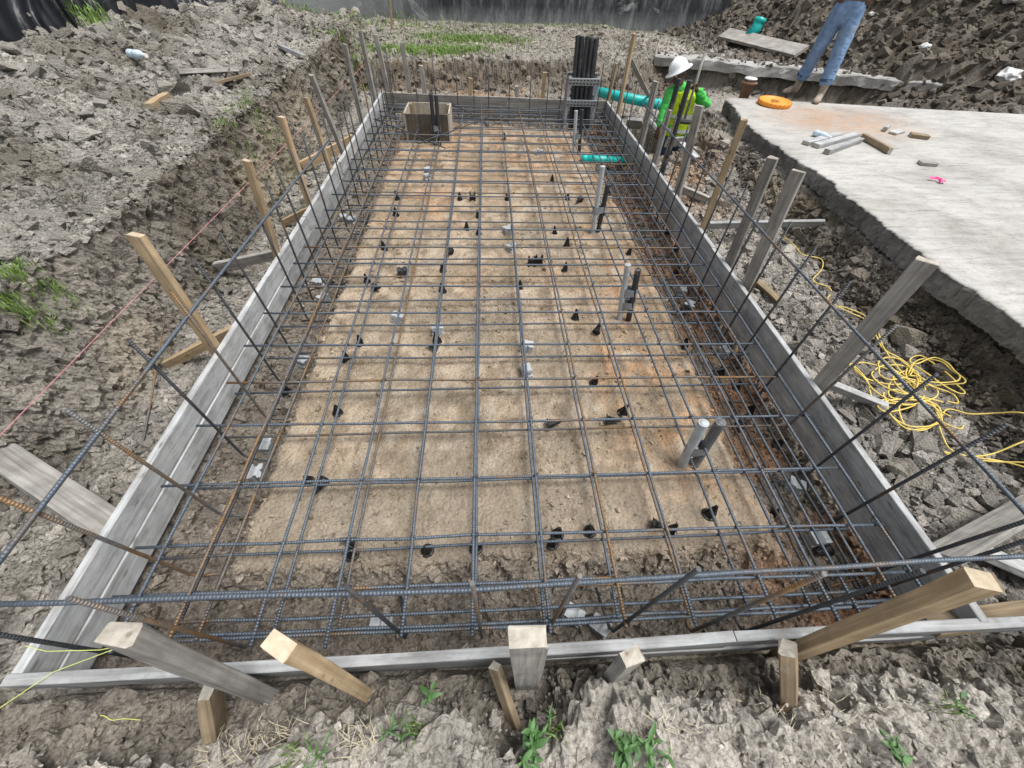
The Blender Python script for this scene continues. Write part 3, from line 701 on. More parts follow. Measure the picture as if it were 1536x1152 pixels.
# ---- stakes: (top pixel, foot pixel, foot height, width, thickness, wood, face, label)
def stake(tp, bp, zb, w, d, mat, face, label, group=None, x=None, y=None, name='wooden_stake', sink=0.25, ztop=None):
    b = PX(*bp, x) if x is not None else (PY(*bp, y) if y is not None else P(*bp, zb))
    if abs(face[0]) > abs(face[1]): t = PX(*tp, b.x) if abs(b.x) > 0.8 else PY(*tp, b.y)
    else: t = PY(*tp, b.y)
    # keep the stake near upright: blend its top towards the vertical through the foot
    tz = TOPZ(*tp, b); tv = Vector((b.x, b.y, tz)); dv = ray(*tp); k = (b.x*dv[0]+b.y*dv[1])/(dv[0]**2+dv[1]**2)
    tt = Vector((dv[0]*k, dv[1]*k, H+dv[2]*k))
    if ztop is not None: tt = P(*tp, ztop)
    u = (tt-b).normalized()
    o = timber(name, b-u*sink, tt, w, d, face, M[mat], segs=7, point=True)
    return tag(o, label, 'stake', group)
GL, GR, GF, GB = 'stakes along the bank side form', 'stakes along the slab side form', 'stakes along the front form', 'stakes beyond the far end form'
lx = XL-0.02
stake((203, 352), (322, 522), 0, 0.089, 0.038, 'wood_tan', (0.3, 1, 0), 'stout stake with splintered yellow top tied beside a tan block brace', GL, x=lx-0.03)
stake((370, 240), (412, 372), 0, 0.06, 0.038, 'wood_tan', (0.5, 1, 0), 'tan stake with clean sawn top, next beyond the splintered one along the bank', GL, x=lx)
stake((422, 175), (461, 298), 0, 0.055, 0.038, 'wood_tan', (0.5, 1, 0), 'thin tan stake standing between two other tan stakes by the bank', GL, x=lx)
stake((459, 146), (496, 256), 0, 0.055, 0.038, 'wood_tan', (0.5, 1, 0), 'tan stake with dark knot halfway up, farthest tan one by the bank', GL, x=lx)
stake((467, 112), (515, 230), 0, 0.06, 0.038, 'wood_grey', (0.5, 1, 0), 'brown-grey stake right behind the knotted tan stake by the bank', GL, x=lx)
stake((517, 66), (540, 172), 0, 0.06, 0.038, 'wood_grey', (0.5, 1, 0), 'pale grey stake with pink string crossing, nearest of three by the far corner', GL, x=lx)
stake((540, 46), (562, 148), 0, 0.06, 0.038, 'wood_grey', (0.5, 1, 0), 'tall grey stake, middle of three by the far corner', GL, x=lx)
stake((563, 52), (583, 138), 0, 0.07, 0.038, 'wood_grey', (0.2, 1, 0), 'tall broad grey stake behind the far corner of the formwork', GL, y=8.04)
stake((603, 64), (615, 140), 0, 0.07, 0.030, 'wood_grey', (0.1, 1, 0), 'dark grey stake leaning before the grassy lip', GB, y=8.06)
stake((631, 98), (638, 143), 0, 0.07, 0.038, 'wood_grey', (0, 1, 0), 'grey stake standing right behind the plywood box', GB, y=8.0)
stake((706, 117), (705, 146), 0, 0.07, 0.038, 'wood_tan', (0, 1, 0), 'short pale stake in the middle of the far end', GB, y=7.97)
stake((775, 129), (776, 147), 0, 0.06, 0.06, 'wood_grey', (0, 1, 0), 'stubby square grey post behind the far end form', GB, y=7.93)
stake((817, 108), (814, 147), 0, 0.06, 0.038, 'wood_tan', (0, 1, 0), 'pale yellow stake between stubby post and conduit rack', GB, y=7.9)
stake((803, 136), (810, 148), 0, 0.05, 0.03, 'wood_tan', (0, 1, 0), 'small tilted stake beside the pale yellow stake', GB, y=7.9)
stake((925, 95), (912, 155), 0, 0.05, 0.03, 'wood_tan', (1, 0.4, 0), 'slim yellow stake at the far corner near the teal pipe', GR, x=XR+0.03)
stake((952, 50), (927, 172), 0, 0.06, 0.038, 'wood_tan', (1, 0.6, 0), 'tallest yellow stake, beside the teal pipe and worker', GR, x=XR+0.03)
stake((984, 122), (962, 212), 0, 0.085, 0.038, 'wood_grey', (1, 0.5, 0), 'chipped grey stake left of the worker holding a diagonal brace', GR, x=XR+0.03)
stake((1005, 165), (983, 243), 0, 0.05, 0.03, 'wood_grey', (1, 0.5, 0), 'slim grey stake standing between two black conduits', GR, x=XR+0.03)
stake((1050, 158), (1017, 287), 0, 0.085, 0.03, 'wood_grey', (1, 0.5, 0), 'split rough grey stake in front of the clay mound', GR, x=XR+0.03)
stake((1117, 178), (1057, 336), 0, 0.06, 0.05, 'wood_tan', (1, -0.4, 0), 'half yellow half grey stake with a knot hole, by the slab corner', GR, x=XR+0.03)
stake((1160, 236), (1092, 398), 0, 0.075, 0.038, 'wood_grey', (1, 0.7, 0), 'grey stake with streaked grain, first of a close pair', GR, x=XR+0.04)
stake((1198, 256), (1120, 428), 0, 0.085, 0.038, 'wood_grey', (1, 0.7, 0), 'wide pale grey stake, second of a close pair above the brown offcut', GR, x=XR+0.04)
stake((1393, 390), (1232, 575), 0, 0.089, 0.038, 'wood_grey', (1, 0.9, 0), 'long round-edged grey stake rising over the yellow cord', GR, x=XR+0.035)
stake((178, 952), (398, 1043), -0.17, 0.078, 0.046, 'wood_grey', (0.1, 1, 0), 'thick mud-smeared grey post leaning over the front corner', GF)
stake((418, 968), (542, 1040), -0.17, 0.074, 0.045, 'wood_tan', (0.4, 1, 0), 'yellow ridged stake beside the mud-smeared post', GF)
stake((792, 956), (788, 1022), -0.17, 0.089, 0.045, 'wood_grey', (0, 1, 0), 'square-topped grey stake in the middle of the front form', GF)
stake((742, 998), (776, 1092), -0.19, 0.042, 0.03, 'wood_brown', (0.4, 1, 0), 'thin split stake in the clods before the square-topped stake', GF, ztop=0.04)
stake((948, 984), (915, 1018), -0.15, 0.07, 0.045, 'wood_grey', (-0.3, 1, 0), 'short broken-topped stake pushed in at the front form', GF)
stake((1476, 868), (1180, 982), -0.15, 0.066, 0.046, 'wood_tan', (0.2, 1, 0), 'long tan stake leaning far out above the front form', GF)
stake((1182, 972), (1182, 1062), -0.12, 0.055, 0.09, 'wood_brown', (0.6, 1, 0), 'stubby brown-edged post under the long leaning tan stake', GF)
stake((315, 1028), (326, 1092), -0.14, 0.10, 0.045, 'wood_brown', (1, 0.25, 0), 'short broad kicker post below the mud-smeared post', GF)
stake((585, 0), (588, 44), 0.15, 0.05, 0.04, 'wood_tan', (0, 1, 0), 'lone thin stake far off on the grass before the dark wall')

# ---- braces and loose boards lying on the ground
def board(a, b, w, d, mat, label, face=(0, 0, 1), name='brace_board', cat='board', group=None):
    return tag(timber(name, a, b, w, d, face, M[mat]), label, cat, group)
def G2(u, v, l=0.02): return PG(u, v, l)
GBk = 'braces on the bank side'; GSk = 'braces on the slab side'
a = PX(352, 488, XL-0.03); board(a+Vector((0.0, 0, -0.03)), G2(255, 552, 0.03), 0.07, 0.038, 'wood_tan', 'fresh tan brace under the splintered stake', (0.3, 1, 0.3), group=GBk)
a = PX(416, 370, XL-0.03); board(a+Vector((0, 0, -0.06)), G2(330, 408, 0.05), 0.085, 0.038, 'wood_grey', 'tan-edged grey brace behind the second bank stake', (0.3, 1, 0.2), group=GBk)
a = PX(468, 300, XL-0.03); board(a+Vector((0, 0, -0.08)), G2(428, 340, 0.04), 0.07, 0.038, 'wood_tan', 'short tan brace behind the third bank stake', (0.3, 1, 0.2), group=GBk)
a = PX(530, 206, XL-0.03); board(a+Vector((0, 0, -0.02)), G2(455, 258, 0.06), 0.12, 0.038, 'wood_tan', 'wide pale brace near the bend of the bank side form', (0.3, 1, 0.2), group=GBk)
board(Vector((-1.80, 0.76, -0.13)), P(-60, 640, -0.12), 0.14, 0.04, 'wood_grey', 'broad grey plank brace with muddy face at the bank corner', (-0.35, 0.5, 0.8), group=GBk)
board(P(1062, 338, -0.10)+Vector((0, 0, 0)), PG(1228, 342, 0.05), 0.09, 0.03, 'wood_form', 'long flat grey brace running from stake to slab bank', (0, 1, 0.5), group=GSk)
board(P(1022, 283, -0.18), P(1062, 300, -0.24), 0.09, 0.035, 'wood_grey', 'low grey board behind the half yellow stake', (1, 1, 0.4), group=GSk)
board(P(1240, 575, -0.12), PG(1318, 612, 0.03), 0.089, 0.038, 'wood_form', 'whitish brace tucked beneath the heap of yellow cord', (0.5, 1, 0.6), group=GSk)
board(P(1412, 836, -0.03), P(1560, 752, -0.16), 0.13, 0.035, 'wood_grey', 'wide grain-streaked grey brace by the front corner', (0.3, 1, 0.75), group=GSk)
board(P(1462, 822, -0.22), P(1580, 872, -0.2), 0.10, 0.04, 'wood_form', 'whitish board under the wide streaked brace', (0, 0.4, 1), group=GSk)
board(P(1392, 938, -0.10), P(1590, 912, -0.1), 0.09, 0.04, 'wood_brown', 'brown board lying flat behind the front form end', (0, 0.3, 1), group=GSk)
board(PG(1133, 428, 0.03), PG(1168, 458, 0.02), 0.09, 0.05, 'wood_brown', 'brown weathered offcut at the foot of the wide grey stake', (0.7, 0.7, 0.5), group=GSk)
board(PX(945, 88, XR+0.05), P(975, 148, 0.0), 0.06, 0.03, 'wood_grey', 'diagonal grey brace leaning between two far stakes', (0.3, 1, 0), group=GSk)
board(P(1013, 208, -0.05), P(1046, 238, -0.17), 0.10, 0.045, 'wood_form', 'white squared block board by the worker', (0, 0, 1))
board(P(1040, 224, -0.16), P(1090, 217, -0.16), 0.08, 0.04, 'wood_form', 'pale board lying beside the white squared block', (0, 0, 1))
board(P(1000, 214, -0.05), P(1024, 212, -0.06), 0.12, 0.04, 'wood_grey', 'grey board edge before the worker', (0, 1, 0.2))
board(P(940, 184, -0.12), P(962, 186, -0.12), 0.22, 0.05, 'wood_form', 'small pale panel behind the chipped grey stake', (0, 0.7, 0.7))
board(P(974, 178, -0.1), P(992, 202, -0.16), 0.14, 0.04, 'wood_form', 'tilted whitish board at the worker', (0.5, 0.2, 0.9))
# on the spoil
board(PG(272, 118, 0.06), PG(360, 114, 0.06), 0.11, 0.05, 'wood_grey', 'grey board with pale cut ends lying on the spoil', (0, 0.5, 1))
board(PG(322, 130, 0.03), PG(376, 119, 0.05), 0.07, 0.03, 'wood_brown', 'dull brown strip below the board on the spoil', (0, 0.3, 1))
board(PG(228, 168, 0.05), PG(256, 154, 0.06), 0.075, 0.05, 'wood_tan', 'small pale offcut block alone on the spoil', (0, 0.2, 1))
board(PG(422, 76, 0.05), PG(458, 92, 0.05), 0.09, 0.045, 'wood_form', 'whitish offcut near the top of the spoil', (0, 0.4, 1))

# ------------------------------------------------------------------ reinforcement
def rebar(pts, rad, mat, label, group, wob=0.004, n=8, name='rebar', step=0.3):
    pts = [Vector(p) for p in pts]; path = [pts[0]]
    rnd = random.Random(int(sum(abs(c) for c in pts[0])*1e4)+int(sum(abs(c) for c in pts[-1])*1e3))
    for a, b in zip(pts, pts[1:]):
        k = max(1, int((b-a).length/step))
        for j in range(1, k+1):
            q = a.lerp(b, j/k)
            if j < k: q = q+Vector((rnd.uniform(-wob, wob), rnd.uniform(-wob, wob), rnd.uniform(-wob, wob)*0.8))
            path.append(q)
    mb = MB(); mb.tube(path, rad, n); m = mb.mesh(name)
    al = [0.0]
    for a, b in zip(path, path[1:]): al.append(al[-1]+(b-a).length)
    at = m.attributes.new('along', 'FLOAT', 'POINT')
    at.data.foreach_set('value', np.repeat(np.array(al, dtype=np.float32), n))
    m.polygons.foreach_set('use_smooth', [True]*(len(m.polygons)-2)+[False, False])
    return tag(link(name, m, M[mat]), label, 'rebar', group)
ORD = 'first second third fourth fifth sixth seventh eighth ninth tenth eleventh twelfth thirteenth fourteenth fifteenth sixteenth seventeenth eighteenth nineteenth twentieth'.split()
ORD += ['twenty-'+o for o in ORD[:9]]
def jit(a): return random.uniform(-a, a)
ZT, ZB_ = -0.080, -0.195
R5 = 0.0077
TY = [0.434, 0.666, 0.972, 1.331, 1.667, 1.998, 2.351, 2.684, 3.007, 3.286, 3.617, 3.987, 4.346, 4.703, 5.027, 5.334, 5.665, 6.0, 6.279, 6.583, 6.89, 7.09, 7.32, 7.52, 7.70]
BY = [0.661, 1.007, 1.346, 1.685, 1.988, 2.337, 2.658, 2.996, 3.278, 3.643, 4.0, 4.353, 4.70, 5.03, 5.37, 5.70, 6.05, 6.40, 6.72, 7.05, 7.40]
TX = [-1.494, -1.294, -0.985, -0.681, -0.386, -0.085, 0.231, 0.547, 0.856, 1.216, 1.48, 1.794, 1.933]
BX = [-1.279, -0.971, -0.68, -0.402, -0.072, 0.235, 0.562, 0.864, 1.188, 1.485, 1.689, 1.797]
boxed = lambda x, y: False
for i, y in enumerate(TY):
    yr = y + (-0.055 if y > 5 else 0)*0.5
    xe0, xe1 = -1.70+abs(jit(0.06)), 1.995-abs(jit(0.09))
    segs = [(xe0, xe1)] if not (6.5 < y < 7.12) else [(xe0, -1.19), (-0.5, xe1)]
    for (s0, s1) in segs:
        rebar([(s0, y+jit(0.008)+0.01, ZT-0.017), ((s0+s1)/2, y, ZT-0.017+jit(0.004)), (s1, y+jit(0.012)-0.012, ZT-0.017+jit(0.006))], R5, 'rebar_rust' if i in (4, 9, 15) else 'rebar',
              ORD[i]+' upper crosswise bar from the front form'+(', piece on the '+('bank' if s0 < -1 else 'slab')+' side of the box' if len(segs) > 1 else ''), 'upper crosswise bars')
for i, y in enumerate(BY):
    segs = [(-1.62+jit(0.05), 1.90+jit(0.05))] if not (6.5 < y < 7.12) else [(-1.62, -1.19), (-0.5, 1.9)]
    for (s0, s1) in segs:
        rebar([(s0, y+jit(0.012), ZB_-0.016), ((s0+s1)/2, y+jit(0.006), ZB_-0.017+jit(0.004)), (s1, y+jit(0.012), ZB_-0.016)], R5*0.95, 'rebar_rust' if i % 5 == 2 else 'rebar',
              ORD[i]+' lower crosswise bar from the front form'+(', piece on the '+('bank' if s0 < -1 else 'slab')+' side of the box' if len(segs) > 1 else ''), 'lower crosswise bars')
for i, x in enumerate(TX):
    segs = [(0.235+abs(jit(0.03)), 7.66+jit(0.06))] if not (-1.19 < x < -0.5) else [(0.235+abs(jit(0.03)), 6.46), (7.15, 7.7)]
    for (s0, s1) in segs:
        rebar([(x+jit(0.012), s0, ZT), (x+jit(0.01), (s0+s1)*0.5, ZT+jit(0.004)), (x+jit(0.015), s1, ZT)], R5, 'rebar_rust' if i in (1, 7) else 'rebar',
              ORD[i]+' upper lengthwise bar counted from the bank side form'+(', stub behind the plywood box' if s0 > 5 else ''), 'upper lengthwise bars')
for i, x in enumerate(BX):
    segs = [(0.33+jit(0.05), 7.55+jit(0.06))] if not (-1.19 < x < -0.5) else [(0.33, 6.46)]
    for (s0, s1) in segs:
        rebar([(x+jit(0.02), s0, ZB_), (x+jit(0.015), (s0+s1)*0.5, ZB_+jit(0.004)), (x+jit(0.02), s1, ZB_)], R5*0.95, 'rebar_rust' if i in (0, 2, 7) else 'rebar',
              ORD[i]+' lower lengthwise bar near the soil, counted from the bank side form', 'lower lengthwise bars')
for i, (y, z) in enumerate(((0.300, -0.21), (0.322, -0.24), (0.385, -0.30), (0.455, -0.10))):
    rebar([(-1.66+jit(0.05), y+0.01, z), (0.1, y, z-0.01), (1.96+jit(0.04), y+jit(0.02), z)], R5*1.05, 'rebar',
          ORD[i]+' bar of the edge cage inside the front form, from the board', 'front edge cage bars')
for i, (x, z) in enumerate(((-1.44, -0.30), (-1.36, -0.33), (1.62, -0.32), (1.86, -0.30), (1.72, -0.34))):
    rebar([(x+jit(0.01), 0.35, z), (x+jit(0.02), 3.9, z), (x+jit(0.01), 7.5, z)], R5, 'rebar_dark', ORD[i]+' dark bar low in the side trenches, counted from the bank side form', 'low trench bars')
for i, (y, z) in enumerate(((7.2, -0.14), (7.4, -0.19), (7.56, -0.24), (7.62, -0.15))):
    rebar([(-1.6, y+0.05, z), (0.1, y, z), (1.9, y-0.05, z)], R5, 'rebar_dark', ORD[i]+' dark bar of the far edge cage, from the plywood box', 'far edge cage bars')
# hooked dowels standing round the edge: foot, bend, upright
def dowel(x, y, leg, top, mat, label, group, lean=(0, 0)):
    z0 = -0.365; L = Vector(leg)
    b = Vector((x, y, z0))
    pts = [b+L*0.20+Vector((0, 0, jit(0.01)))]
    for k in range(5):
        t = (k+0.5)/5*math.pi/2
        pts.append(b + L*0.055*(1-math.sin(t)) + Vector((0, 0, 0.055*(1-math.cos(t)))))
    pts.append(b+Vector((lean[0]*0.4, lean[1]*0.4, 0.45))); pts.append(Vector((x+lean[0], y+lean[1], top)))
    rebar(pts, R5, mat, label, group, wob=0.0, step=9)
DL = [0.61, 0.92, 1.29, 1.58, 1.89, 2.2, 2.57, 2.82, 3.09, 3.38, 3.70, 4.02, 4.32, 4.63, 4.93, 5.2, 5.55, 5.9, 6.25, 6.6, 6.95, 7.3, 7.6]
for i, y in enumerate(DL):
    dowel(-1.515+jit(0.02), y, (1, jit(0.25), 0), 0.655+jit(0.03), 'rebar_rust' if i in (0, 1, 3) else 'rebar_dark', ORD[i]+' upright hooked dowel along the bank side form, from the front corner', 'dowels along the bank side', (jit(0.02), jit(0.03)))
DR = [0.46, 0.74, 1.03, 1.33, 1.65, 2.0, 2.26, 2.57, 2.89, 3.2, 3.57, 3.98, 4.2, 4.5, 4.82, 5.1, 5.45, 5.94, 6.3, 6.65, 7.0, 7.35]
for i, y in enumerate(DR):
    dowel(1.915+jit(0.015), y, (-1, jit(0.3), 0), 0.64+jit(0.03), 'rebar_rust' if i in (3,) else 'rebar_dark', ORD[i]+' upright hooked dowel along the slab side form, from the front corner', 'dowels along the slab side', (jit(0.02), jit(0.03)))
for i, (tp, bp) in enumerate([((-60, 905), (165, 985)), ((115, 885), (345, 970)), ((520, 885), (600, 955)), ((716, 880), (722, 955)), ((870, 870), (825, 945)), ((1050, 860), (930, 945)), ((1225, 848), (1055, 945)), ((1370, 842), (1140, 945)), ((1570, 752), (1330, 885))]):
    b = P(*bp, -0.2); dowel(b.x*1.0, b.y*1.0+0.012, (jit(0.3), 1, 0), min(0.72, TOPZ(*tp, b)), 'rebar_rust' if i in (1, 3, 4, 6) else 'rebar_dark',
        ORD[i]+' upright hooked dowel along the front form, from the bank side corner', 'dowels along the front form', (0, 0.0))
for i, x in enumerate([-1.55, -1.13, -0.82, -0.47, -0.2, 0.04, 0.377, 0.717, 1.0, 1.22, 1.55, 1.837]):
    dowel(x, 7.70-0.05*x, (jit(0.3), -1, 0), 0.55+jit(0.04), 'rebar_dark', ORD[i]+' upright hooked dowel along the far end form, from the bank side corner', 'dowels along the far end')
# high spacer bars tied to the dowels
rebar([(-1.50, 0.30, 0.51), (-1.502, 2.0, 0.505), (-1.47, 4.18, 0.49)], R5*1.1, 'rebar', 'long blue-grey bar tied high on the bank side dowels', 'high tie bars')
rebar([(1.905, 0.30, 0.50), (1.895, 2.6, 0.505), (1.885, 5.55, 0.50)], R5*1.0, 'rebar', 'long blue-grey bar tied high on the slab side dowels', 'high tie bars')
rebar([(-1.75, 0.352, 0.36), (-0.1, 0.325, 0.362), (2.2, 0.358, 0.37)], R5*1.15, 'rebar', 'blue-grey bar with orange rust tied across the front dowels', 'high tie bars')
# trimmers round the box
rebar([P(560, 178, ZT+0.02), P(668, 222, ZT+0.02)], R5, 'rebar_dark', 'diagonal trimmer bar before one corner of the plywood box', 'diagonal trimmers')
rebar([P(628, 215, ZT+0.04), P(742, 172, ZT+0.04)], R5, 'rebar_dark', 'diagonal trimmer bar on the conduit rack side of the plywood box', 'diagonal trimmers')
rebar([P(676, 156, ZT+0.03), P(718, 176, ZT+0.03)], R5, 'rebar_dark', 'short diagonal trimmer bar behind the plywood box', 'diagonal trimmers')
rebar([P(562, 180, ZT+0.03), P(604, 164, ZT+0.03)], R5, 'rebar_dark', 'short diagonal trimmer bar between box and bank side form', 'diagonal trimmers')
# loose thin rod on the rubble
rebar([PG(270, 485, 0.16), PG(215, 672, 0.01)], 0.006, 'rebar_rust', 'loose thin rusty rod leaning on the rubble by the bank side form', None, name='loose_rod')
# tie wire: small twisted loops at crossings of the upper mat
mb = MB(); rw = random.Random(4)
for x in TX:
    for y in TY[:18]:
        if rw.random() < 0.85:
            a0 = rw.uniform(0, 6.28)
            pts = []
            for k in range(9):
                a = a0+k*0.85; pts.append((x+0.012*math.cos(a), y+0.012*math.sin(a), ZT-0.02+0.034*(0.5+0.5*math.sin(a*1.3))))
            pts.append((x+rw.uniform(-0.03, 0.03), y+rw.uniform(-0.03, 0.03), ZT+0.012+rw.uniform(0, 0.02)))
            mb.tube(pts, 0.0016, 3, False)
tag(mb.build('tie_wire', M['wire']), 'thin dark tie wire twisted round crossing bars', 'wire', kind='stuff')

# ------------------------------------------------------------------ chairs and spacer blocks under the bars
def copy_tree(o, name=None):
    c = o.copy(); COL.objects.link(c)
    for ch in list(o.children):
        d = ch.copy(); COL.objects.link(d); d.parent = c; d.matrix_parent_inverse = ch.matrix_parent_inverse.copy()
    return c
def near_bars(p):
    return ORD[int(np.argmin(np.abs(np.array(TX)-p.x)))]+' lengthwise and '+ORD[int(np.argmin(np.abs(np.array(TY)-p.y)))]+' crosswise bar'
def make_chair():
    root = empty('rebar_chair')
    mb = MB(); mb.lathe([(0.036, 0.0), (0.037, 0.004), (0.030, 0.007), (0.012, 0.009)], 14); mb.build('base_plate', M['black'], root, True)
    mb = MB(); mb.lathe([(0.026, 0.006), (0.019, 0.03), (0.011, 0.06), (0.006, 0.088)], 10)
    for k in range(4):
        a = k*math.pi/2; c, s_ = math.cos(a), math.sin(a)
        mb.quad_box([(0.0*c+0.0015*s_, 0.0*s_-0.0015*c, 0.004), (0.035*c+0.0015*s_, 0.035*s_-0.0015*c, 0.004), (0.035*c-0.0015*s_, 0.035*s_+0.0015*c, 0.004), (-0.0015*s_, 0.0015*c, 0.004),
                     (0.0015*s_, -0.0015*c, 0.094), (0.007*c+0.0015*s_, 0.007*s_-0.0015*c, 0.094), (0.007*c-0.0015*s_, 0.007*s_+0.0015*c, 0.094), (-0.0015*s_, 0.0015*c, 0.094)])
    mb.build('spike', M['black'], root)
    return root
CH = [(541, 516), (520, 540), (507, 620), (463, 722), (488, 722), (562, 434), (551, 422), (665, 407), (664, 438), (656, 513), (657, 526), (577, 375), (596, 299), (594, 323), (717, 326), (718, 351),
      (676, 380), (832, 350), (847, 406), (863, 478), (893, 503), (891, 575), (908, 633), (934, 620), (822, 640), (828, 816), (836, 802), (884, 797), (976, 788), (1006, 797), (1063, 772), (1157, 774),
      (714, 822), (641, 826), (537, 818), (528, 832), (903, 324), (912, 291), (943, 381), (1013, 412), (1031, 471), (1026, 521), (1080, 561), (1104, 582), (1122, 618), (1166, 668), (1108, 640), (1236, 826),
      (828, 273), (756, 210), (850, 370), (760, 300), (1000, 350), (700, 345), (851, 300), (497, 425), (430, 590), (690, 300), (870, 302), (780, 432), (1015, 375)]
proto = make_chair(); first = True
rc = random.Random(11)
for i, (u, v) in enumerate(CH):
    p = PG(u, v, 0.0)
    o = proto if first else copy_tree(proto); first = False
    o.location = (p.x, p.y, p.z-0.004)
    tip = (i % 6 == 4) or (u, v) in ((822, 640), (893, 503), (562, 434), (1236, 826), (903, 324))
    if tip:
        o.rotation_euler = (math.radians(rc.uniform(65, 85)), 0, rc.uniform(0, 6.28)); o.location.z = p.z+0.028
        tag(o, 'tipped black bar chair by '+near_bars(p), 'rebar chair', 'tipped bar chairs')
    else:
        o.rotation_euler = (rc.uniform(-0.12, 0.12), rc.uniform(-0.12, 0.12), rc.uniform(0, 6.28))
        tag(o, 'upright black cone bar chair by '+near_bars(p), 'rebar chair', 'standing bar chairs')
    sc = rc.uniform(0.9, 1.1); o.scale = (sc, sc, sc)
# clip-shaped black chairs
def clip_chair(u, v, label):
    p = PG(u, v); root = empty('clip_chair', p); tag(root, label, 'rebar chair')
    mb = MB(); mb.box(-0.035, 0.035, -0.012, 0.012, 0.0, 0.06); mb.box(-0.035, -0.02, -0.012, 0.012, 0.06, 0.095); mb.box(0.02, 0.035, -0.012, 0.012, 0.06, 0.095); mb.build('clip_body', M['black'], root)
    for sx in (-1, 1):
        mb = MB(); mb.box(sx*0.028-0.008, sx*0.028+0.008, -0.035, 0.035, 0, 0.012); mb.build('foot', M['black'], root)
clip_chair(709, 300, 'black two-horned clip chair on the pad near a lengthwise bar'); clip_chair(797, 398, 'black clip chair in the pad centre, first of a touching pair'); clip_chair(808, 396, 'black clip chair in the pad centre, second of a touching pair')
def make_block():
    # concrete spacer: notched H-section block
    prof = [(-0.045, 0), (0.045, 0), (0.045, 0.022), (0.030, 0.03), (0.030, 0.046), (0.045, 0.054), (0.045, 0.075), (0.014, 0.075), (0.0, 0.062), (-0.014, 0.075), (-0.045, 0.075), (-0.045, 0.054), (-0.030, 0.046), (-0.030, 0.03), (-0.045, 0.022)]
    v = [(x, -0.035, z) for x, z in prof]+[(x, 0.035, z) for x, z in prof]; n = len(prof)
    f = [tuple(range(n)), tuple(range(2*n-1, n-1, -1))]+[(j, n+j, n+(j+1) % n, (j+1) % n) for j in range(n)]
    m = bpy.data.meshes.new('spacer_block'); m.from_pydata(v, [], f); m.materials.append(M['dobie']); return m
bm_ = make_block()
DB = [(597, 482), (657, 500), (790, 520), (790, 562), (764, 353), (767, 376), (641, 270), (479, 428), (487, 452), (456, 546), (402, 672), (379, 714), (577, 936), (857, 924), (900, 942), (1187, 732), (1222, 812), (1021, 442), (1032, 458), (808, 232), (1085, 533), (641, 258), (520, 275), (530, 335), (516, 332)]
for i, (u, v) in enumerate(DB):
    p = PG(u, v)
    o = bpy.data.objects.new('spacer_block', bm_); COL.objects.link(o); o.location = (p.x, p.y, p.z-0.006)
    o.rotation_euler = (rc.choice((0, 0, math.pi/2))+rc.uniform(-0.2, 0.2), rc.uniform(-0.2, 0.2), rc.uniform(0, 6.28))
    if abs(o.rotation_euler[0]) > 1: o.location.z += 0.036
    inner = rect_in(np.array([p.x]), np.array([p.y]))[0] > 0.45
    tag(o, 'pale notched spacer block '+('on the pad' if inner else 'in the trench')+' by '+near_bars(p), 'spacer block', 'spacer blocks on the pad' if inner else 'spacer blocks in the trench')
o = bpy.data.objects.new('spacer_block', bm_.copy()); o.data.materials.clear(); o.data.materials.append(M['pvc_dark']); COL.objects.link(o); p = PG(605, 414); o.location = p; o.rotation_euler = (0, 0, 0.2)
tag(o, 'dark plastic notched spacer block alone on the tan pad', 'spacer block')

# ------------------------------------------------------------------ conduit stub-ups
def pipe_part(name, a, b, rad, mat, parent, open_top=True):
    a, b = Vector(a), Vector(b); d = (b-a).normalized()
    mb = MB(); mb.tube([a, a.lerp(b, 0.5), b], rad, 16, False)
    # rim and bore
    mb.tube([b, b-d*0.05], rad*0.82, 16, True)
    n = len(mb.v)
    o = mb.build(name, mat, parent, True); o.location = -Vector(parent.location)
    mb2 = MB(); base = 0
    e = d.orthogonal().normalized(); f = d.cross(e)
    for j in range(16):
        th = 2*math.pi*j/16; q = (e*math.cos(th)+f*math.sin(th))
        mb2.v.append(tuple(b+q*rad)); mb2.v.append(tuple(b+q*rad*0.82))
    for j in range(16):
        k = (j+1) % 16; mb2.f.append((2*j, 2*k, 2*k+1, 2*j+1))
    r_ = mb2.build('rim', mat, o)
    return o
def stub(bases, tops, mats, rad, label, tapes=(), cap=None):
    b0 = bases[0]; root = empty('conduit_stub', b0); tag(root, label, 'conduit')
    for b, t, m in zip(bases, tops, mats): pipe_part('conduit', b-Vector((0, 0, 0.05)), t, rad, M[m], root)
    for tz in tapes:
        q = [b.lerp(t, tz) for b, t in zip(bases, tops)]
        c = sum(q, Vector())/len(q); ax = (tops[0]-bases[0]).normalized()
        e = (q[-1]-q[0]); w = e.length/2+rad*1.12; e = e.normalized() if e.length > 1e-4 else ax.orthogonal(); e = (e-ax*e.dot(ax)).normalized(); f = ax.cross(e)
        mb = MB(); nn = 20; hh = 0.035
        for s_ in (-1, 1):
            for j in range(nn):
                th = 2*math.pi*j/nn; mb.v.append(tuple(c+e*math.cos(th)*w*(1+0.03*math.sin(5*th))+f*math.sin(th)*rad*1.15+ax*(s_*hh+0.006*math.sin(3*th+s_))))
        for j in range(nn): mb.f.append((j, (j+1) % nn, nn+(j+1) % nn, nn+j))
        o = mb.build('tape_wrap', M['tape'], root, True); o.location = -Vector(root.location)
    return root
def uptop(tp, b): return Vector((b.x, b.y, TOPZ(*tp, b)))
b1, b2 = P(1024, 696, -0.28), P(1043, 696, -0.28)
stub([b1, b2], [b1+Vector((-0.03, 0.02, TOPZ(1055, 632, b1)+0.28)), b2+Vector((-0.02, 0.02, TOPZ(1077, 630, b2)+0.28))], ['pvc_grey', 'pvc_mid'], 0.028, 'grey and dark conduit pair with torn tape on the front half of the pad', (0.4,))
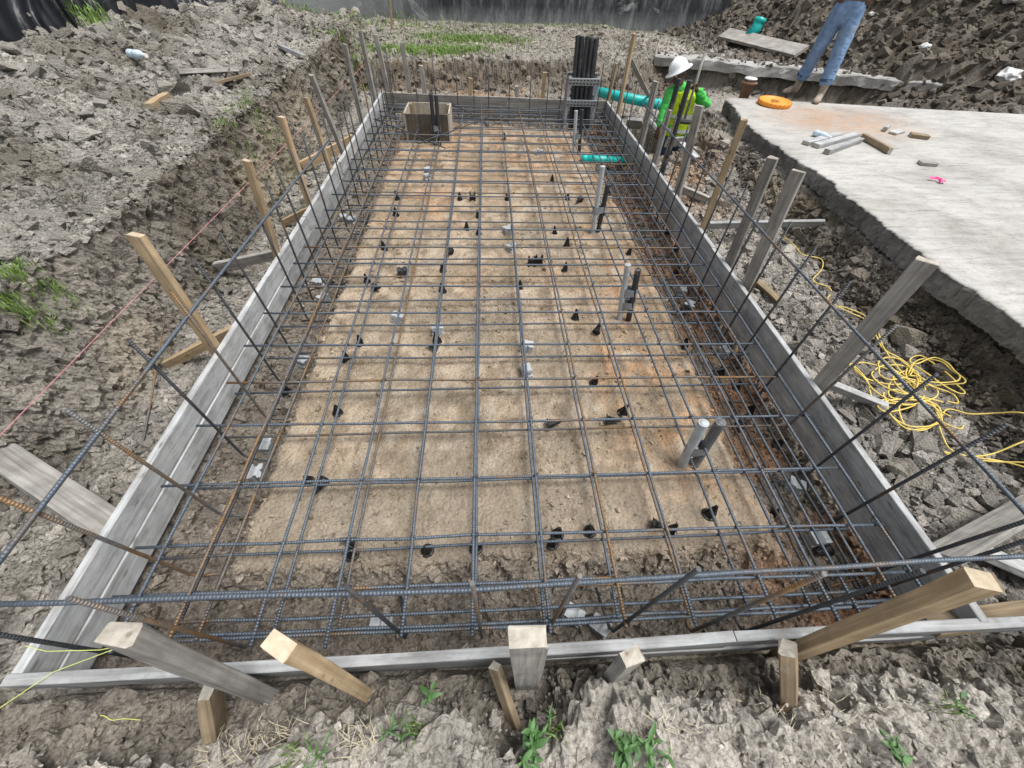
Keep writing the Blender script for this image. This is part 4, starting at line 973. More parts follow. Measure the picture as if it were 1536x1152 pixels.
b1, b2 = P(930, 479, -0.28), P(940, 480, -0.28)
stub([b1, b2+Vector((0.02, 0, 0))], [b1+Vector((-0.055, 0.03, 0.50)), b2+Vector((-0.03, 0.02, 0.47))], ['pvc_grey', 'pvc_dark'], 0.023, 'taped grey conduit pair in the middle of the slab side', (0.55, 0.3))
b1, b2 = P(889, 349, -0.28), P(897, 347, -0.28)
stub([b1, b2], [b1+Vector((-0.03, 0.0, 0.665)), b2+Vector((0.0, 0.0, 0.49))], ['pvc_grey', 'pvc_dark'], 0.024, 'uneven grey conduit pair, one pipe much taller, bound with tape', (0.42,))
b1, b2 = P(861, 229, -0.28), P(869, 229, -0.28)
stub([b1, b2], [b1+Vector((-0.05, 0, 0.52)), b2+Vector((-0.05, 0, 0.535))], ['pvc_grey', 'pvc_dark'], 0.024, 'grey and black conduit pair before the conduit rack', (0.4,))
b1, b2 = Vector((-0.765, 6.47, -0.28)), Vector((-0.70, 6.47, -0.28))
stub([b1, b2], [PY(646, 141, 6.47), PY(654, 143, 6.47)], ['pvc_dark', 'pvc_dark'], 0.026, 'dark conduit pair standing against the plywood box', (0.35,))
q1, q2 = PX(983, 242, XR+0.06), PX(994, 236, XR+0.06)
stub([q1-Vector((0, 0, 0.25)), q2+Vector((0, -0.12, -0.25))], [PX(1019, 118, XR+0.06), PX(1034, 120, XR+0.06)+Vector((0, -0.02, 0))], ['pvc_dark', 'pvc_dark'], 0.028, 'tall black conduit pair against a grey stake in front of the worker')

# ---- conduit rack at the far end: black pipes held by strut frames
rack = empty('conduit_rack', (1.5, 7.33, -0.3)); tag(rack, 'bundle of tall black conduits held in a slotted steel strut frame', 'conduit rack')
off = -Vector(rack.location)
for row, yy_ in enumerate((7.28, 7.36)):
    for k in range(5):
        xb_ = 1.365+k*0.068+row*0.03
        o = pipe_part('conduit', (xb_, yy_, -0.3), (xb_-0.05+jit(0.006), yy_+0.01, 0.86+jit(0.02)), 0.029, M['pvc_dark'], rack)
def strut(z, y, x0, x1):
    mb = MB(); mb.box(x0, x1, y-0.003, y, z-0.02, z+0.021); mb.box(x0, x1, y, y+0.038, z+0.018, z+0.021); mb.box(x0, x1, y, y+0.038, z-0.021, z-0.018)
    o = mb.build('strut_channel', M['galv'], rack); o.location = off
    mh = MB(); n = 9
    for j in range(n):
        c = x0+(x1-x0)*(j+0.5)/n; mh.box(c-0.017, c+0.017, y-0.0065, y-0.0035, z-0.008, z+0.008)
    h = mh.build('slots', M['hole'], o); h['kind'] = 'stuff'
for z in (0.385, 0.115):
    strut(z, 7.20, 1.25, 1.72); strut(z+0.03, 7.42, 1.25, 1.72)
    strut(z-0.045, 7.215, 1.25, 1.72)
for (x, y) in ((1.265, 7.24), (1.705, 7.24), (1.265, 7.44), (1.705, 7.44)):
    mb = MB(); mb.box(x-0.02, x+0.02, y-0.012, y+0.012, -0.32, 0.42); o = mb.build('leg', M['galv'], rack); o.location = off

# ---- plywood blockout box
bx = empty('plywood_box', (-0.85, 6.83, -0.28)); tag(bx, 'open plywood blockout box with dark outer faces inside the bars', 'box')
def part(name, mb, mat, root, smooth=False):
    o = mb.build(name, M[mat] if isinstance(mat, str) else mat, root, smooth); o.location = -Vector(root.location); return o
X0, X1, Y0, Y1, ZB0, ZT0 = -1.175, -0.535, 6.55, 7.12, -0.29, 0.085
mb = MB(); mb.box(X0, X1, Y0, Y0+0.018, ZB0, ZT0-0.004); part('panel', mb, 'plywood_dark', bx)
mb = MB(); mb.box(X0+0.002, X1-0.002, Y1-0.018, Y1, ZB0, ZT0); part('panel', mb, 'plywood', bx)
mb = MB(); mb.box(X0-0.003, X0+0.016, Y0+0.019, Y1-0.019, ZB0, ZT0+0.003); part('panel', mb, 'plywood', bx)
mb = MB(); mb.box(X1-0.016, X1+0.003, Y0+0.019, Y1-0.019, ZB0, ZT0+0.003); part('panel', mb, 'plywood', bx)
for (a, b) in ((X0+0.018, Y0+0.02), (X1-0.058, Y0+0.02), (X0+0.018, Y1-0.06), (X1-0.058, Y1-0.06)):
    mb = MB(); mb.box(a, a+0.04, b, b+0.04, ZB0, ZT0-0.012); part('corner_cleat', mb, 'wood_tan', bx)
for xx_ in (X0-0.006, X1-0.02):
    mb = MB(); mb.box(xx_, xx_+0.025, Y0-0.006, Y0-0.0005, ZB0, ZT0-0.008); part('edge_strip', mb, 'plywood', bx)

# ------------------------------------------------------------------ teal sewer pipe pieces
def teal(pts, rad, label):
    root = empty('sewer_pipe', pts[0]); tag(root, label, 'pipe')
    mb = MB(); mb.tube(pts, rad, 20); part('pipe_barrel', mb, 'teal', root, True)
    d = (Vector(pts[1])-Vector(pts[0])).normalized()
    mb = MB(); mb.tube([Vector(pts[0])-d*0.002, Vector(pts[0])+d*0.09], rad*1.09, 20, True); part('socket', mb, 'teal', root, True)
teal([P(889, 136, -0.02), P(930, 145, -0.02), P(1004, 160, -0.05)], 0.075, 'thick teal pipe outside the far corner, running past the worker')
teal([P(872, 238, -0.25), P(905, 240, -0.25), PX(962, 244, 2.3)], 0.055, 'teal pipe lying on the pad and passing beneath the slab side form')
c0 = PG(1121, 60, 0.06); teal([c0, c0+Vector((0.12, 0.02, 0.14)), c0+Vector((0.16, 0.05, 0.32))][::-1], 0.12, 'short teal pipe bend poking out of the dark pile')

# ------------------------------------------------------------------ old slab, curb, wall
def slab_build():
    edge = [(P(u, v, 0.2).x, P(u, v, 0.2).y) for u, v in [(1088, 145), (1110, 172), (1130, 195), (1190, 235), (1250, 275), (1330, 340), (1400, 395), (1470, 440), (1536, 490)]]
    edge = sorted([(y, x) for x, y in edge]); ey = np.array([-1.2]+[e[0] for e in edge]); ex = np.array([3.56]+[e[1] for e in edge])
    yv = np.concatenate([np.arange(-1.2, 7.28, 0.016), [7.28]]); ny = len(yv)
    xe = np.interp(yv, ey, ex)
    q = np.stack([xe*0, yv*3, yv*0], 1); xe = xe + 0.04*fbm(q*1.3, 3, 5) + 0.03*fbm(q*5, 3, 6) + 0.02*fbm(q*17, 3, 7) + 0.02*np.maximum(0, fbm(q*2.2, 2, 8))
    cols = np.concatenate([[0, 0.012, 0.03, 0.06, 0.1, 0.16], np.geomspace(0.25, 12, 26)]); nx = len(cols)
    V = []; 
    for j in range(ny):
        for c in cols:
            x = xe[j]+c*(1.0); yy2 = yv[j]
            if yy2 > 6.5: yy2 = 6.5+(yy2-6.5)*((7.28-0.128*(max(0, x-3.8)))-6.5)/0.78
            V.append((x, yy2, 0.2))
    V = np.array(V)
    V[:, 2] += 0.006*fbm(V*0.9, 3, 15) + 0.0015*fbm(V*9, 2, 16)
    e0 = np.arange(ny)*nx; V[e0, 2] -= 0.010+0.008*np.abs(fbm(V[e0]*8, 2, 17)); V[e0+1, 2] -= 0.002
    F, mi = [], []
    for j in range(ny-1):
        for i in range(nx-1):
            F.append((j*nx+i, j*nx+i+1, (j+1)*nx+i+1, (j+1)*nx+i)); mi.append(0)
    base = len(V); depth = [0.0, 0.02, 0.05, 0.085, 0.12, 0.15, 0.172]; sk = []
    for j in range(ny):
        for d in depth[1:]: sk.append((xe[j], V[j*nx][1], 0.19-d))
    sk = np.array(sk); nd = len(depth)-1
    sk[:, 0] += 0.03*fbm(sk*np.array([1, 7, 14]), 4, 21) + 0.02*(0.2-sk[:, 2])/0.17 + 0.020*fbm(sk*26, 3, 22)
    sk[nd-1::nd, 2] += 0.014*fbm(sk[nd-1::nd]*5, 2, 23)
    V = np.concatenate([V, sk])
    def sid(j, k): return j*nx if k == 0 else base+j*nd+k-1
    for j in range(ny-1):
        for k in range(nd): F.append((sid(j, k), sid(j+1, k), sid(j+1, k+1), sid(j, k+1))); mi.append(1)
    # back face and underside
    b2 = len(V); tb = V[(ny-1)*nx:(ny)*nx].copy(); lo = tb.copy(); lo[:, 2] = 0.03; lo[:, 1] += 0.01*fbm(lo*9, 2, 30); V = np.concatenate([V, lo])
    for i in range(nx-1): F.append(((ny-1)*nx+i, (ny-1)*nx+i+1, b2+i+1, b2+i)); mi.append(1)
    b3 = len(V); V = np.concatenate([V, np.array([[16, -1.2, 0.03], [3.6, -1.2, 0.03], [3.85, 7.25, 0.031], [15.8, 5.6, 0.03]])]); F.append((b3, b3+1, b3+2, b3+3)); mi.append(1)
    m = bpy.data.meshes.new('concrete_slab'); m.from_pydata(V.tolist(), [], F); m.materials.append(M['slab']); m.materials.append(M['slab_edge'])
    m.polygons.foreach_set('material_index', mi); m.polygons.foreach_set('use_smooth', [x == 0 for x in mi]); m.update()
    o = link('concrete_slab', m, None); tag(o, kind='structure')
slab_build()
def rough_block(name, p0, p1, w, h, mat, label, cat, seed, amp=0.02, kind=None, nl=60):
    p0, p1 = Vector(p0), Vector(p1); d = (p1-p0); L = d.length; d.normalize(); s_ = Vector((-d.y, d.x, 0))
    ring = [(0, -h), (0, -h*0.6), (0, -h*0.25), (0.0, -0.02), (0.02, 0), (w*0.35, 0.004), (w*0.7, 0.003), (w-0.02, 0), (w, -0.03), (w, -h)]
    V = []
    for k in range(nl+1):
        for (a, z) in ring: V.append(p0+d*(L*k/nl)+s_*a+Vector((0, 0, z)))
    V = np.array([tuple(v) for v in V]); n = len(ring)
    V[:, 0:3] += amp*np.stack([fbm(V*4, 3, seed), fbm(V*4, 3, seed+3), 0.6*fbm(V*4, 3, seed+6)], 1)
    F = [(k*n+j, (k+1)*n+j, (k+1)*n+j+1, k*n+j+1) for k in range(nl) for j in range(n-1)]
    F += [tuple(range(n)), tuple(nl*n+j for j in range(n))[::-1]]
    m = bpy.data.meshes.new(name); m.from_pydata(V.tolist(), [], F); o = link(name, m, M[mat], smooth=False); return tag(o, label, cat, kind=kind)
pa, pb = P(985, 82, 0.2), P(1432, 128, 0.2)
rough_block('concrete_curb', pa, pb, 0.42, 0.17, 'curb', 'old broken concrete footing strip behind the slab', 'curb', 41, 0.07)
rr_ = np.random.default_rng(77); t_ = rr_.random(260); w_ = rr_.random(260)**0.6*0.42
cx2 = pa.x+(pb.x-pa.x)*t_+0.39*w_; cy2 = pa.y+(pb.y-pa.y)*t_+0.92*w_
scatter('curb_crumbs', 'earth crumbs spilled over the old footing strip', cx2, cy2, powr(260, 0.015, 0.09, 1.6, rr_), 2, (0.8, 0.8, 0.8), seed=78, zoff=np.full(260, 0.2), sink=0.25)
# dark stained boundary wall
def mat_wall():
    m, t, b = newmat('stained_wall')
    v = coords(t); sv = coords(t, 'Object', (3.0, 3.0, 0.7))
    a = N(t, 'ShaderNodeTexNoise', Scale=0.9, Detail=8.0, Roughness=0.7, Distortion=0.8); t.links.new(v, a.inputs['Vector'])
    s_ = N(t, 'ShaderNodeTexNoise', Scale=2.2, Detail=8.0, Roughness=0.7); t.links.new(sv, s_.inputs['Vector'])
    r1 = ramp(t, s_.outputs[0], [(0.36, (0.02, 0.021, 0.024)), (0.52, (0.065, 0.068, 0.072)), (0.66, (0.19, 0.195, 0.20))])
    r2 = ramp(t, a.outputs[0], [(0.60, (0, 0, 0)), (0.66, (1, 1, 1))])
    c = mixc(t, r2.outputs[0], r1.outputs[0], (0.36, 0.37, 0.37))
    sep = N(t, 'ShaderNodeSeparateXYZ'); tc = t.nodes.new('ShaderNodeTexCoord'); t.links.new(tc.outputs['Object'], sep.inputs[0])
    mr = N(t, 'ShaderNodeMapRange'); mr.inputs['From Min'].default_value = -1.2; mr.inputs['From Max'].default_value = -4.5; t.links.new(sep.outputs[0], mr.inputs['Value'])
    zz = N(t, 'ShaderNodeMapRange'); zz.inputs['From Min'].default_value = 0.5; zz.inputs['From Max'].default_value = 0.15; t.links.new(sep.outputs[2], zz.inputs['Value'])
    zm = N(t, 'ShaderNodeMath', operation='MULTIPLY'); t.links.new(zz.outputs[0], zm.inputs[0]); t.links.new(s_.outputs[0], zm.inputs[1])
    mx = N(t, 'ShaderNodeMath', operation='MAXIMUM'); t.links.new(mr.outputs[0], mx.inputs[0]); t.links.new(zm.outputs[0], mx.inputs[1])
    c = mixc(t, mx.outputs[0], c, (0.34, 0.35, 0.35))
    t.links.new(c, b.inputs['Base Color']); b.inputs['Roughness'].default_value = 0.9
    f = N(t, 'ShaderNodeTexNoise', Scale=12.0, Detail=6.0); t.links.new(v, f.inputs['Vector']); bump(t, b, f.outputs[0], 0.5, 0.02)
    return m
M['wall'] = mat_wall()
wall = empty('boundary_wall', (4, 14.75, 0)); tag(wall, 'long dark stained concrete wall with pale flaking patches', 'wall')
mb = MB(); mb.box(-5.3, 26, 14.75, 15.0, -0.6, 3.2); part('wall_face', mb, 'wall', wall)
mb = MB(); mb.box(-5.35, 26, 14.70, 15.05, 3.2, 3.32); part('coping', mb, 'curb', wall)

# black sheet fence beyond the spoil
TP = [PG(-60, 70), PG(40, 52), PG(110, 40), PG(180, 24), PG(260, 14), PG(330, 8), PG(410, 12)]
TP = smooth_path([Vector((q.x, q.y, hz1(q.x, q.y))) for q in TP], 18)
n1_, n2_ = len(TP)-1, 10; V = []
for i, q in enumerate(TP):
    fade = 1.0 if i < 70 else max(0.25, 1-(i-70)/30)
    for j in range(n2_+1):
        s_ = j/n2_; fold = 0.10*math.sin(i*0.37+math.sin(i*0.21)*2+s_*1.7)*(0.3+s_)+0.04*math.sin(i*1.1+s_*5)
        V.append((q.x-fold*0.5-0.15*s_, q.y+fold+0.9*s_*s_, q.z-0.12+(0.9*fade*(0.8+0.2*math.sin(i*0.23)))*math.sin(s_*1.5)))
F = [(i*(n2_+1)+j, (i+1)*(n2_+1)+j, (i+1)*(n2_+1)+j+1, i*(n2_+1)+j+1) for i in range(n1_) for j in range(n2_)]
m = bpy.data.meshes.new('black_sheet'); m.from_pydata(V, [], F); o = link('black_sheet', m, M['tarp'], smooth=True)
sm = o.modifiers.new('thick', 'SOLIDIFY'); sm.thickness = 0.006
tag(o, 'crumpled black plastic sheeting behind the spoil heap', 'sheeting')

# ------------------------------------------------------------------ things on the old slab
ZS = 0.204
def SB(u, v, z=ZS): return P(u, v, z)
def lumber(a, b, w, h, mat, label):
    za = Vector((0, 0, h/2)); return board(a+za, b+za, w, h, mat, label, (0, 0, 1), name='lumber_offcut', cat='offcut', group='offcuts on the slab')
lumber(SB(1207, 217), SB(1262, 203), 0.09, 0.038, 'wood_form', 'pale two-by-four, longest of the heap on the slab')
lumber(SB(1222, 221), SB(1285, 204), 0.09, 0.04, 'wood_form', 'pale board lying alongside the longest one on the slab')
lumber(SB(1238, 231), SB(1288, 213), 0.07, 0.05, 'wood_form', 'pale board with bright end nearest the slab edge')
lumber(SB(1292, 208), SB(1333, 231), 0.05, 0.06, 'wood_brown', 'dark board set at an angle to the pale heap')
lumber(SB(1364, 204), SB(1391, 208), 0.12, 0.038, 'wood_brown', 'stubby dark-sided block alone on the slab')
lumber(SB(1378, 246), SB(1403, 248), 0.09, 0.03, 'wood_grey', 'thin flat grey shim alone on the slab')
lumber(SB(1325, 197), SB(1330, 193), 0.05, 0.05, 'wood_form', 'tiny pale cube offcut on the slab')
lumber(SB(1338, 201), SB(1352, 197), 0.10, 0.02, 'wood_form', 'small pale wedge beside the tiny cube offcut')
# bottle
def bottle(p, ang, label, sc=1.0):
    root = empty('plastic_bottle', p); tag(root, label, 'bottle')
    mb = MB(); mb.lathe([(0.028, 0), (0.032, 0.01), (0.031, 0.06), (0.028, 0.07), (0.032, 0.08), (0.031, 0.14), (0.012, 0.18), (0.012, 0.195)], 14); mb.build('bottle_body', M['bottle'], root, True)
    mb = MB(); mb.lathe([(0.015, 0.19), (0.015, 0.21)], 12); mb.build('cap', M['white'], root)
    root.rotation_euler = (math.radians(88), 0, ang); root.scale = (sc,)*3
bottle(SB(1219, 203)+Vector((0, 0, 0.032)), 0.4, 'crushed clear blue bottle on the slab beside the boards', 1.1)
bottle(PG(203, 96, 0.10), 1.1, 'pale blue bottle lying high on the spoil', 1.5)
# crumpled litter
def litter(p, r_, mat, label, name, cat, flat=0.5, seed=1):
    v0, f0 = ICO[3]; v = v0*(1+0.45*fbm(v0*2.2+seed, 3, seed))[:, None]*r_; v[:, 2] *= flat
    m = bpy.data.meshes.new(name); m.from_pydata(v.tolist(), [], f0.tolist()); o = link(name, m, M[mat]); o.location = p+Vector((0, 0, r_*flat*0.55)); return tag(o, label, cat)
mb = MB(); rq = random.Random(2); c_ = SB(1406, 274)
for k in range(5):
    a = rq.uniform(0, 6.28); pts = [c_+Vector((math.cos(a+j*0.5)*(0.015+0.03*j), math.sin(a+j*0.5)*(0.012+0.024*j), 0.004+0.018*abs(math.sin(j*1.3+k)))) for j in range(4)]
    n_ = len(mb.v)
    for q_ in pts: mb.v += [tuple(q_+Vector((0, 0.012, 0.012))), tuple(q_-Vector((0, 0.012, -0.001)))]
    for j in range(3): mb.f.append((n_+2*j, n_+2*j+1, n_+2*j+3, n_+2*j+2))
tag(mb.build('ribbon_scrap', M['pink']), 'scrap of bright pink ribbon on the slab', 'ribbon')
litter(PG(1384, 76, 0.02), 0.10, 'paper', 'pale plastic scrap halfway up the dark pile', 'plastic_scrap', 'litter', 0.6, 5)
litter(PG(1505, 122, 0.02), 0.18, 'paper', 'big whitish plastic bag at the foot of the dark pile', 'plastic_bag', 'litter', 0.6, 6)
litter(PG(1515, 3, 0.02), 0.2, 'paper', 'pale bag near the crest of the dark pile', 'plastic_bag', 'litter', 0.5, 7)
litter(PG(1305, 25, 0.02), 0.06, 'paper', 'tiny white scrap on the dark pile', 'paper_scrap', 'litter', 0.6, 8)
# orange lid
lid = empty('orange_lid', SB(1160, 157)); tag(lid, 'round orange plastic lid with raised rim on the slab', 'lid')
mb = MB(); mb.lathe([(0.255, 0), (0.27, 0.01), (0.272, 0.062), (0.262, 0.07), (0.24, 0.07), (0.23, 0.058), (0.20, 0.048), (0.0, 0.045)], 44); mb.build('lid_dish', M['orange'], lid, True)
for k in range(22):
    a = 2*math.pi*k/22; mb = MB(); c, s_ = math.cos(a), math.sin(a); r0, r1, w = 0.270, 0.279, 0.008
    mb.quad_box([(r0*c+w*s_, r0*s_-w*c, 0.01), (r1*c+w*s_, r1*s_-w*c, 0.01), (r1*c-w*s_, r1*s_+w*c, 0.01), (r0*c-w*s_, r0*s_+w*c, 0.01), (r0*c+w*s_, r0*s_-w*c, 0.07), (r1*c+w*s_, r1*s_-w*c, 0.07), (r1*c-w*s_, r1*s_+w*c, 0.07), (r0*c-w*s_, r0*s_+w*c, 0.07)])
    mb.build('grip_rib', M['orange'], lid)
M['lid_mark'] = mat_plain('lid_mark', (0.42, 0.19, 0.05), 0.6, 0.3, 40)
for (x0, y0, x1, y1) in ((-0.10, -0.03, 0.02, -0.05), (-0.05, 0.02, 0.09, 0.0), (-0.02, 0.06, 0.05, 0.05), (0.02, -0.05, 0.07, -0.03)):
    mb = MB(); mb.tube([(x0, y0, 0.056), ((x0+x1)/2, (y0+y1)/2+0.02, 0.057), (x1, y1, 0.056)], 0.009, 6); mb.build('raised_mark', M['lid_mark'], lid)
lid.rotation_euler = (0.03, 0.0, 0.3); lid.scale = (0.86, 0.86, 0.86)
# rusty capped pipe by the slab corner
pp = P(1117, 142, 0.1); post = empty('capped_pipe', (pp.x, pp.y, -0.05)); tag(post, 'rusty iron pipe stub with a white disc cap by the slab corner', 'pipe stub')
mb = MB(); mb.lathe([(0.08, -0.1), (0.08, 0.26), (0.10, 0.28), (0.13, 0.31), (0.13, 0.325), (0.09, 0.34)], 24); mb.build('pipe_barrel', M['rust'], post, True)
mb = MB(); mb.lathe([(0.05, 0.34), (0.05, 0.36), (0.10, 0.365), (0.105, 0.375), (0.09, 0.385), (0.0, 0.388)], 24); mb.build('disc_cap', M['white'], post, True)
# wide plank leaning on the pile edge
a = PG(1083, 60, 0.12); b = PG(1196, 92, 0.16); d_ = (b-a)
board(a, b, 0.36, 0.06, 'wood_grey', 'wide whitish plank lying along the dark pile behind the man', (-0.2, -0.5, 0.85), name='wide_plank', cat='plank')

# ------------------------------------------------------------------ yellow cord and builder's strings
def cordpix(px): 
    out = []; rr = random.Random(3)
    for (u, v) in px:
        p = PG(u, v); out.append(p)
    zs = [p.z for p in out]
    for i, p in enumerate(out): p.z = max(zs[max(0, i-1):i+2])*0.6+p.z*0.4+0.04+rr.uniform(0, 0.014)
    return out
cord_px = [(1172, 360), (1186, 378), (1200, 388), (1226, 396), (1228, 410), (1214, 428), (1238, 436), (1240, 448), (1236, 456), (1252, 468), (1272, 478), (1292, 488), (1306, 512), (1318, 530), (1345, 548), (1368, 566), (1350, 570), (1322, 556), (1300, 528), (1330, 560), (1362, 590), (1380, 610),
           (1330, 612), (1300, 604), (1290, 578), (1272, 552), (1268, 558), (1290, 575), (1330, 585), (1368, 580), (1395, 590), (1390, 605), (1350, 615), (1316, 608), (1308, 615), (1320, 625), (1345, 622), (1380, 610), (1400, 625), (1432, 640), (1428, 650), (1400, 640), (1385, 612), (1360, 600),
           (1340, 616), (1345, 640), (1362, 652), (1385, 648), (1402, 628), (1390, 612), (1350, 606), (1318, 612), (1336, 640), (1360, 652), (1396, 640), (1412, 620), (1440, 630), (1470, 632), (1505, 634), (1560, 637)]
cord_root = empty('yellow_cord', PG(1340, 600)); tag(cord_root, 'tangled yellow extension cord heaped on the pit rubble', 'cord')
mb = MB(); mb.tube(smooth_path(cordpix(cord_px)), 0.0050, 7); part('cord_length', mb, 'cord', cord_root, True)
c2 = [(1400, 645), (1402, 665), (1412, 682), (1440, 690), (1470, 690), (1500, 680), (1560, 655)]
mb = MB(); mb.tube(smooth_path(cordpix(c2)), 0.0050, 7); part('cord_length', mb, 'cord', cord_root, True)
c3 = [(1560, 722), (1520, 712), (1480, 698), (1430, 690), (1405, 684), (1430, 692), (1480, 700), (1520, 706), (1560, 710)]
mb = MB(); mb.tube(smooth_path(cordpix(c3)), 0.0050, 7); part('cord_length', mb, 'cord', cord_root, True)
c4 = [(1252, 466), (1268, 470), (1290, 482), (1308, 505), (1318, 528), (1342, 562), (1372, 592), (1392, 618)]
mb = MB(); mb.tube(smooth_path(cordpix(c4)), 0.0050, 7); part('cord_length', mb, 'cord', cord_root, True)
rl = random.Random(9)
for k in range(9):
    cu, cv_ = 1355+rl.uniform(-45, 45), 596+rl.uniform(-32, 32); ra, rb = rl.uniform(22, 62), rl.uniform(8, 24); th = math.radians(32+rl.uniform(-25, 25)); ph = rl.uniform(0, 6.28)
    px_ = []
    for j in range(11):
        a = ph+j*0.62; e = 1+0.12*math.sin(3*a+k); x_, y_ = ra*math.cos(a)*e, rb*math.sin(a)*e
        px_.append((cu+x_*math.cos(th)-y_*math.sin(th), cv_+x_*math.sin(th)+y_*math.cos(th)))
    mb = MB(); mb.tube([q_+Vector((0, 0, 0.004*k)) for q_ in smooth_path(cordpix(px_))], 0.0050, 7); part('cord_loop', mb, 'cord', cord_root, True)
a = PX(565, 78, XL-0.03); b = PX(8, 645, -2.05)
mb = MB(); mb.tube([b+(b-a)*0.35, b, a], 0.0016, 5); tag(mb.build('string_line', M['string_pink']), 'taut pink string line stretched along the bank side stakes', 'string')
q = [P(-30, 1082, 0.02), P(80, 1008, 0.015), P(168, 975, 0.06), P(200, 965, 0.1)]
mb = MB(); mb.tube(q, 0.0014, 4); tag(mb.build('string_line', M['string_green']), 'yellow-green string slanting over the front corner of the form', 'string')
q = [P(38, 969, 0.012), P(70, 977, 0.03), P(150, 975, 0.06), P(200, 965, 0.1)]
mb = MB(); mb.tube(q, 0.0014, 4); tag(mb.build('string_line', M['string_green']), 'yellow-green string tied to the mud-smeared post', 'string')
q = smooth_path([PG(140, 1072, 0.012), PG(160, 1074, 0.012), PG(172, 1080, 0.012), PG(190, 1078, 0.012), PG(215, 1080, 0.012)])
mb = MB(); mb.tube(q, 0.0014, 4); tag(mb.build('string_scrap', M['string_green']), 'loose scrap of yellow-green string on the dark soil', 'string')

# ------------------------------------------------------------------ people
M['skin'] = mat_plain('brown_skin', (0.085, 0.042, 0.026), 0.5, 0.12, 25)
M['denim'] = mat_plain('faded_denim', (0.16, 0.25, 0.40), 0.9, 0.30, 9, bumpd=0.006, dirt=(0.21, 0.245, 0.29), dirt_amt=0.2, spec=0.15)
M['denim_dark'] = mat_plain('dark_denim', (0.05, 0.075, 0.14), 0.9, 0.25, 12, bumpd=0.004, spec=0.15)
M['boot'] = mat_plain('muddy_boot', (0.30, 0.25, 0.20), 0.9, 0.3, 14, bumpd=0.006, dirt=(0.17, 0.12, 0.085), dirt_amt=0.25)
M['shirt'] = mat_plain('black_shirt', (0.014, 0.014, 0.016), 0.85, 0.3, 15, bumpd=0.004)
M['lime'] = mat_plain('green_sleeve', (0.07, 0.50, 0.09), 0.85, 0.25, 12, bumpd=0.012, dirt=(0.10, 0.32, 0.10), dirt_amt=0.25)
M['vest'] = mat_plain('yellow_vest', (0.52, 0.68, 0.02), 0.8, 0.15, 12, bumpd=0.01, dirt=(0.36, 0.46, 0.06), dirt_amt=0.2)
M['reflect'] = mat_plain('reflective_band', (0.62, 0.68, 0.62), 0.35, 0.1, 60)
M['hat'] = mat_plain('white_helmet', (0.72, 0.75, 0.76), 0.35, 0.06, 9, dirt=(0.45, 0.44, 0.42), dirt_amt=0.1)
M['hair'] = mat_plain('black_hair', (0.012, 0.01, 0.009), 0.8, 0.3, 90, bumpd=0.003)
M['leather'] = mat_plain('brown_leather', (0.10, 0.06, 0.035), 0.6, 0.3, 30)
M['iron'] = mat_plain('dark_iron', (0.07, 0.068, 0.065), 0.6, 0.3, 40, metallic=0.4)
def chain(bm, pts, n=14, sub=5, caps=True):
    """pts: (pos, rx, ry, lateral) swept oval tube with round ends"""
    P_ = [Vector(p[0]) for p in pts]; R1 = [p[1] for p in pts]; R2 = [(p[2] if len(p) > 2 and p[2] else p[1]) for p in pts]
    lat = Vector(pts[0][3]) if len(pts[0]) > 3 else None
    rings = []; S = []
    for i in range(len(P_)-1):
        for j in range(sub):
            t = j/sub; ts = t*t*(3-2*t); S.append((P_[i].lerp(P_[i+1], t), R1[i]+(R1[i+1]-R1[i])*ts, R2[i]+(R2[i+1]-R2[i])*ts))
    S.append((P_[-1], R1[-1], R2[-1]))
    d0 = (S[1][0]-S[0][0]).normalized(); d1 = (S[-1][0]-S[-2][0]).normalized()
    if caps:
        pre = [(S[0][0]-d0*min(S[0][1], S[0][2])*math.sin(a), S[0][1]*math.cos(a), S[0][2]*math.cos(a)) for a in (1.45, 1.0, 0.5)]
        post_ = [(S[-1][0]+d1*min(S[-1][1], S[-1][2])*math.sin(a), S[-1][1]*math.cos(a), S[-1][2]*math.cos(a)) for a in (0.5, 1.0, 1.45)]
        S = pre+S+post_
    a = None
    for k, (p, r1, r2) in enumerate(S):
        t = (S[min(k+1, len(S)-1)][0]-S[max(k-1, 0)][0]).normalized()
        if a is None: a = (lat if lat is not None else t.orthogonal())
        elif lat is not None: a = lat
        a = (a-t*a.dot(t)).normalized(); b = t.cross(a)
        rings.append([bm.verts.new(p+a*math.cos(2*math.pi*j/n)*r1+b*math.sin(2*math.pi*j/n)*r2) for j in range(n)])
    for r0, r1 in zip(rings, rings[1:]):
        for j in range(n): bm.faces.new((r0[j], r0[(j+1) % n], r1[(j+1) % n], r1[j]))
    if True:
        bm.faces.new(rings[0][::-1]); bm.faces.new(rings[-1])
def ball(bm, c, rx, ry, rz, rot=None):
    r_ = bmesh.ops.create_icosphere(bm, subdivisions=3, radius=1.0)
    for v in r_['verts']:
        q = Vector((v.co.x*rx, v.co.y*ry, v.co.z*rz)); v.co = (rot @ q if rot else q)+Vector(c)
